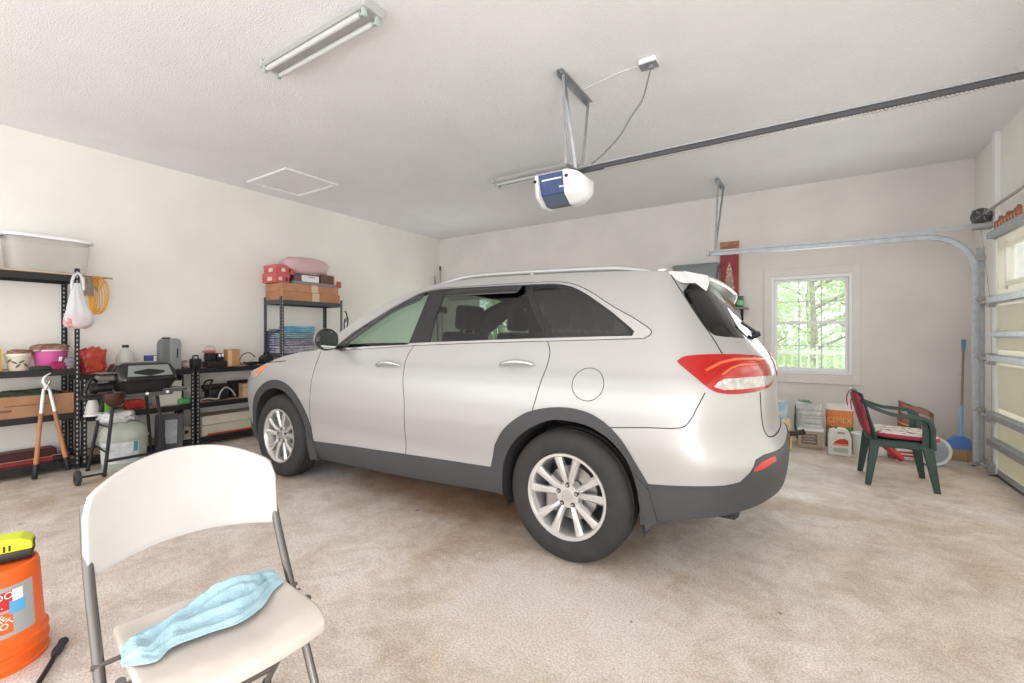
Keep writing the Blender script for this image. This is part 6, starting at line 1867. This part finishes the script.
# to the left, half hidden by the car's tail
r, o, band, f = feed_bag('blue_white_bag', 'white and blue bag partly hidden by the tail of the car', (-.235, 6.16, 0), (.17, .13, .47), mat('bag_white_blue', (.72, .74, .76), .5, col2=(.20, .42, .60), scale=7), .0, .08, 9)
sack('yellow_sack', 'cream cloth sack low against the white and blue bag', 'sack', (-.185, 5.98, 0), (.13, .12, .29), mat('cream_sack', (.72, .62, .38), .8, var=.15), 83, amp=.2)
yb_ = carton('yellow_box', 'small yellow box on the floor behind the car', 'box', (-.175, 5.84, 0), (.115, .07, .125), YELLOW, .08, tape=False, split=False)
b = MB(); b.box((.0, -.036, .07), (.08, .003, .05)); b.build('pale_label', mat('yellow_pale', (.85, .72, .30), .5), yb_)
bt = thing('black_tube', 'black plastic downpipe end resting on the yellow box', 'pipe', (-.30, 5.87, .165))
b = MB(); b.tube(cr([(.0, 0, .0), (.12, -.005, -.012), (.22, -.01, .004), (.30, -.012, .03)]), .026, 14); b.build('tube', mat('tube_black', (.05, .045, .045), .5), bt, 60)
b = MB(); b.tube([(.285, -.012, .024), (.305, -.012, .032)], .029, 14); b.build('tube_collar', BLACK, bt, 60)
# behind the garden chair
pc = thing('plastic_pail', 'white plastic pail beside the rear legs of the garden chair', 'pail', (.515, 5.93, 0))
b = MB(); b.lathe([(0, 0), (.085, 0), (.098, .20), (.106, .205), (.106, .225), (.098, .228), (.092, .20), (.08, .01), (0, .01)], 32); b.build('pail_body', JW, pc, 40)
b = MB(); b.tube([(.106*math.cos(a), .106*math.sin(a)-.01, .205-.05*math.sin(a+.0)) for a in [PI*q/14 for q in range(15)]], .003, 6); b.build('wire_handle', GALV, pc, 60)
def jug(label, c, rot, m=JW, cap=RED, s=1.0, red=True):
    r = thing('detergent_jug', label, 'jug', c, rot)
    b = MB(); b.prism([(-.08*s, 0), (.08*s, 0), (.085*s, .02*s), (.085*s, .17*s), (.06*s, .225*s), (.02*s, .24*s), (-.05*s, .235*s), (-.085*s, .19*s), (-.085*s, .02*s)], -.05*s, .05*s, 'XZ'); o = b.build('jug_body', m, r); q = o.modifiers.new('round', 'BEVEL'); q.width = .014; q.segments = 3
    b = MB(); b.cyl((.0, 0, .236*s), (.0, 0, .268*s), .018*s, seg=16); b.build('cap', cap, r, 40)
    b = MB(); b.box((0, -.0505*s, .10*s), (.135*s, .002, .13*s)); lb = b.build('label_panel', WHITE, r)
    if red:
        for k in (.135, .085, .05):
            b = MB(); b.box((0, -.0522*s, k*s), (.125*s, .002, .018*s)); b.build('red_stripe', RED, lb)
    return r
jug('white jug with red striped label behind the front legs of the garden chair', (.845, 5.93, 0), .0, s=.95)
jug('plain white jug under the seat of the garden chair', (.67, 5.98, 0), .15, cap=mat('cap_teal', (.15, .38, .45), .4), red=False, s=1.05)
sack('grey_white_bag', 'grey and white crumpled bag on the floor under the garden chair seat', 'bag', (.775, 6.06, 0), (.16, .16, .22), mat('bag_greywhite', (.62, .60, .58), .5, col2=(.30, .34, .42), scale=12), 85, amp=.28)
sack('brown_rag', 'brown rag hanging over the crumpled bag under the chair', 'cloth', (.735, 5.93, 0), (.06, .05, .25), mat('brown_rag', (.36, .20, .15), .8, var=.3), 86, amp=.25)
rb = thing('red_bottle', 'red plastic bottle lying tilted under the garden chair', 'bottle', (.665, 5.80, .155))
b = MB(); b.tube([(0, 0, 0), (.006, -.004, -.006), (.11, -.05, -.098), (.125, -.058, -.112), (.14, -.064, -.125)], [.012, .030, .030, .028, .016], 16); b.build('bottle_body', RED, rb, 50)
b = MB(); b.tube([(-.012, .006, .012), (.002, -.001, -.002)], .014, 12); b.build('cap', mat('cap_pink', (.62, .18, .16), .4), rb, 50)
bb_ = thing('clear_basin', 'round translucent blue grey tub on its side beside the broom', 'tub', (1.03, 5.78, .142), math.radians(12))
bb_.scale = (.84, .84, .84)
b = MB(); b.lathe([(.135, .0), (.155, .004), (.162, .02), (.160, .035), (.140, .12), (.120, .17), (0, .175)], 40, axis='Y'); o = b.build('tub_shell', sheer_mat('tub_blue_grey', (.42, .52, .60), .72), bb_, 50); solidify(o, .003)
b = MB(); b.lathe([(.155, .0), (.165, -.004), (.167, .018), (.160, .022)], 40, axis='Y'); b.build('tub_rim', mat('tub_rim_pale', (.55, .58, .58), .4), bb_, 50)
sack('brown_stuff', 'brown object inside the translucent tub', 'object', (1.05, 5.83, .09), (.08, .07, .10), mat('brown_stuff', (.30, .20, .15), .7), 87, amp=.2)
rbg = thing('red_brown_bag', 'red and brown glossy bag standing behind the arm of the garden chair', 'bag', (.985, 6.32, 0), -.12)
b = MB()
def rbf(i, j):
    a = 2*PI*i; z = .50*j; n = noise.noise(Vector((math.cos(a)*2, math.sin(a)*2, j*4)))
    w = .155*(1-.10*j); dp = .07*(1-.55*j**2)
    return (w*sq(math.cos(a), .5)*(1+.05*n), dp*sq(math.sin(a), .7)*(1+.15*n), z-.05*j*(math.cos(a)+.2)*1.2)
V = b.grid(rbf, 44, 16, closed_u=True); b.bm.faces.new([v[0] for v in V][::-1]); b.bm.faces.new([v[15] for v in V]); b.build('bag_body', mat('bag_red_brown', (.34, .075, .04), .3, col2=(.20, .10, .07), scale=9), rbg, 60)
b = MB()
def rbt(i, j):
    p = rbf(.5+.5*(.25+.6*i), .80+.07*j); return (p[0], p[1]-.004, p[2])
b.grid(rbt, 20, 4); b.build('painted_highlight_strip', mat('highlight_grey', (.36, .30, .27), .35), rbg, 180)  # grey strip paints the bag's highlight into its colour
def rbt2(i, j):
    p = rbf(.5+.5*(.05+.9*i), .58+.025*j); return (p[0], p[1]-.004, p[2])
b = MB(); b.grid(rbt2, 20, 4); b.build('tan_stripe', mat('strip_tan', (.66, .42, .22), .4), rbg, 180)
# ================================================================ OUTSIDE THE WINDOWS
b = MB(); b.box((-3, 26, -.35), (50, 38, .1)); o = b.build('lawn', mat('lawn', (.42, .52, .26), .9, var=.3, scale=2)); o['kind'] = 'structure'
LEAVES = [mat('leaf_light', (.56, .68, .46), .6, var=.3, scale=3), mat('leaf_yellow', (.76, .76, .46), .6, var=.3, scale=3), mat('leaf_mid', (.46, .58, .40), .6, var=.3, scale=3)]
for m_ in LEAVES: 
    nt = m_.node_tree; out = nt.nodes['Material Output']; bs = nt.nodes['Principled BSDF']
    t = nt.nodes.new('ShaderNodeBsdfTranslucent'); t.inputs['Color'].default_value = (.66, .78, .52, 1)
    mx = nt.nodes.new('ShaderNodeMixShader'); mx.inputs['Fac'].default_value = .6
    nt.links.new(bs.outputs[0], mx.inputs[1]); nt.links.new(t.outputs[0], mx.inputs[2]); nt.links.new(mx.outputs[0], out.inputs['Surface'])
BARK = mat('bark', (.42, .40, .34), .9, var=.4, scale=10)
def tree(label, x, y, h, r, m, n, seed, leaf=.13):
    t = thing('tree', label, 'tree', (x, y, -.30))
    rnd = random.Random(seed)
    b = MB(); b.tube([(0, 0, 0), (.05, .03, h*.3), (-.03, .02, h*.6), (0, 0, h*.9)], [.09, .07, .045, .015], 8)
    for k in range(7):
        a = rnd.random()*6.28; z = h*(.22+.09*k); b.tube([(0, 0, z), (r*.5*math.cos(a), r*.5*math.sin(a), z+r*.25), (r*.85*math.cos(a), r*.85*math.sin(a), z+r*.40)], [.045, .028, .01], 6)
    b.build('trunk', BARK, t, 60)
    b = MB()
    cl = [(rnd.uniform(-.6, .6)*r, rnd.uniform(-.6, .6)*r, h*rnd.uniform(.12, .95), r*rnd.uniform(.35, .55)) for _ in range(16)]
    for k in range(n):
        c = cl[k % 16]; d = Vector((rnd.gauss(0, 1), rnd.gauss(0, 1), rnd.gauss(0, 1))).normalized()*c[3]*rnd.random()**.4
        p = Vector(c[:3])+d
        a = Vector((rnd.uniform(-1, 1), rnd.uniform(-1, 1), rnd.uniform(-1, .4))).normalized(); q = a.cross(Vector((rnd.random(), rnd.random(), rnd.random()))).normalized()
        L_ = leaf*rnd.uniform(.6, 1.3)
        b.bm.faces.new([b.bm.verts.new(v) for v in (p, p+a*L_*.5+q*L_*.28, p+a*L_, p+a*L_*.5-q*L_*.28)])
    b.build('foliage', m, t)
    return t
tree('pale green leafy tree seen through the left half of the right window', -1.05, 11.6, 4.6, 1.25, LEAVES[0], 2600, 1)
tree('yellowish leafy tree seen through the middle of the right window', .15, 13.0, 5.4, 1.3, LEAVES[1], 2600, 2)
tree('mid green leafy tree seen at the right side of the right window', 1.35, 12.0, 4.6, 1.25, LEAVES[0], 2600, 3)
tree('low bushy green tree behind the fence outside the right window', .1, 16.0, 4.0, 1.9, LEAVES[2], 2400, 4, .14)
tree('bushy tree farther off to the left outside the right window', -2.6, 15.0, 5.0, 1.8, LEAVES[2], 2400, 7, .14)
tree('green tree outside the window that is seen through the car', -8.3, 11.8, 4.6, 1.35, LEAVES[0], 2600, 5)
tree('second green tree outside the window that is seen through the car', -9.4, 13.8, 5.0, 1.7, LEAVES[2], 2600, 6)
fn = thing('picket_fence', 'pale picket railing outside the right window', 'fence', (0, 9.3, -.30))
FN = mat('fence_pale', (.70, .72, .66), .7)
for z in (.55, 1.25):
    b = MB(); b.box((0, 0, z), (4.2, .04, .07)); b.build('rail', FN, fn)
for k in range(36):
    b = MB(); b.box((-2.1+.12*k, 0, .70), (.03, .03, 1.40)); b.build('picket', FN, fn)
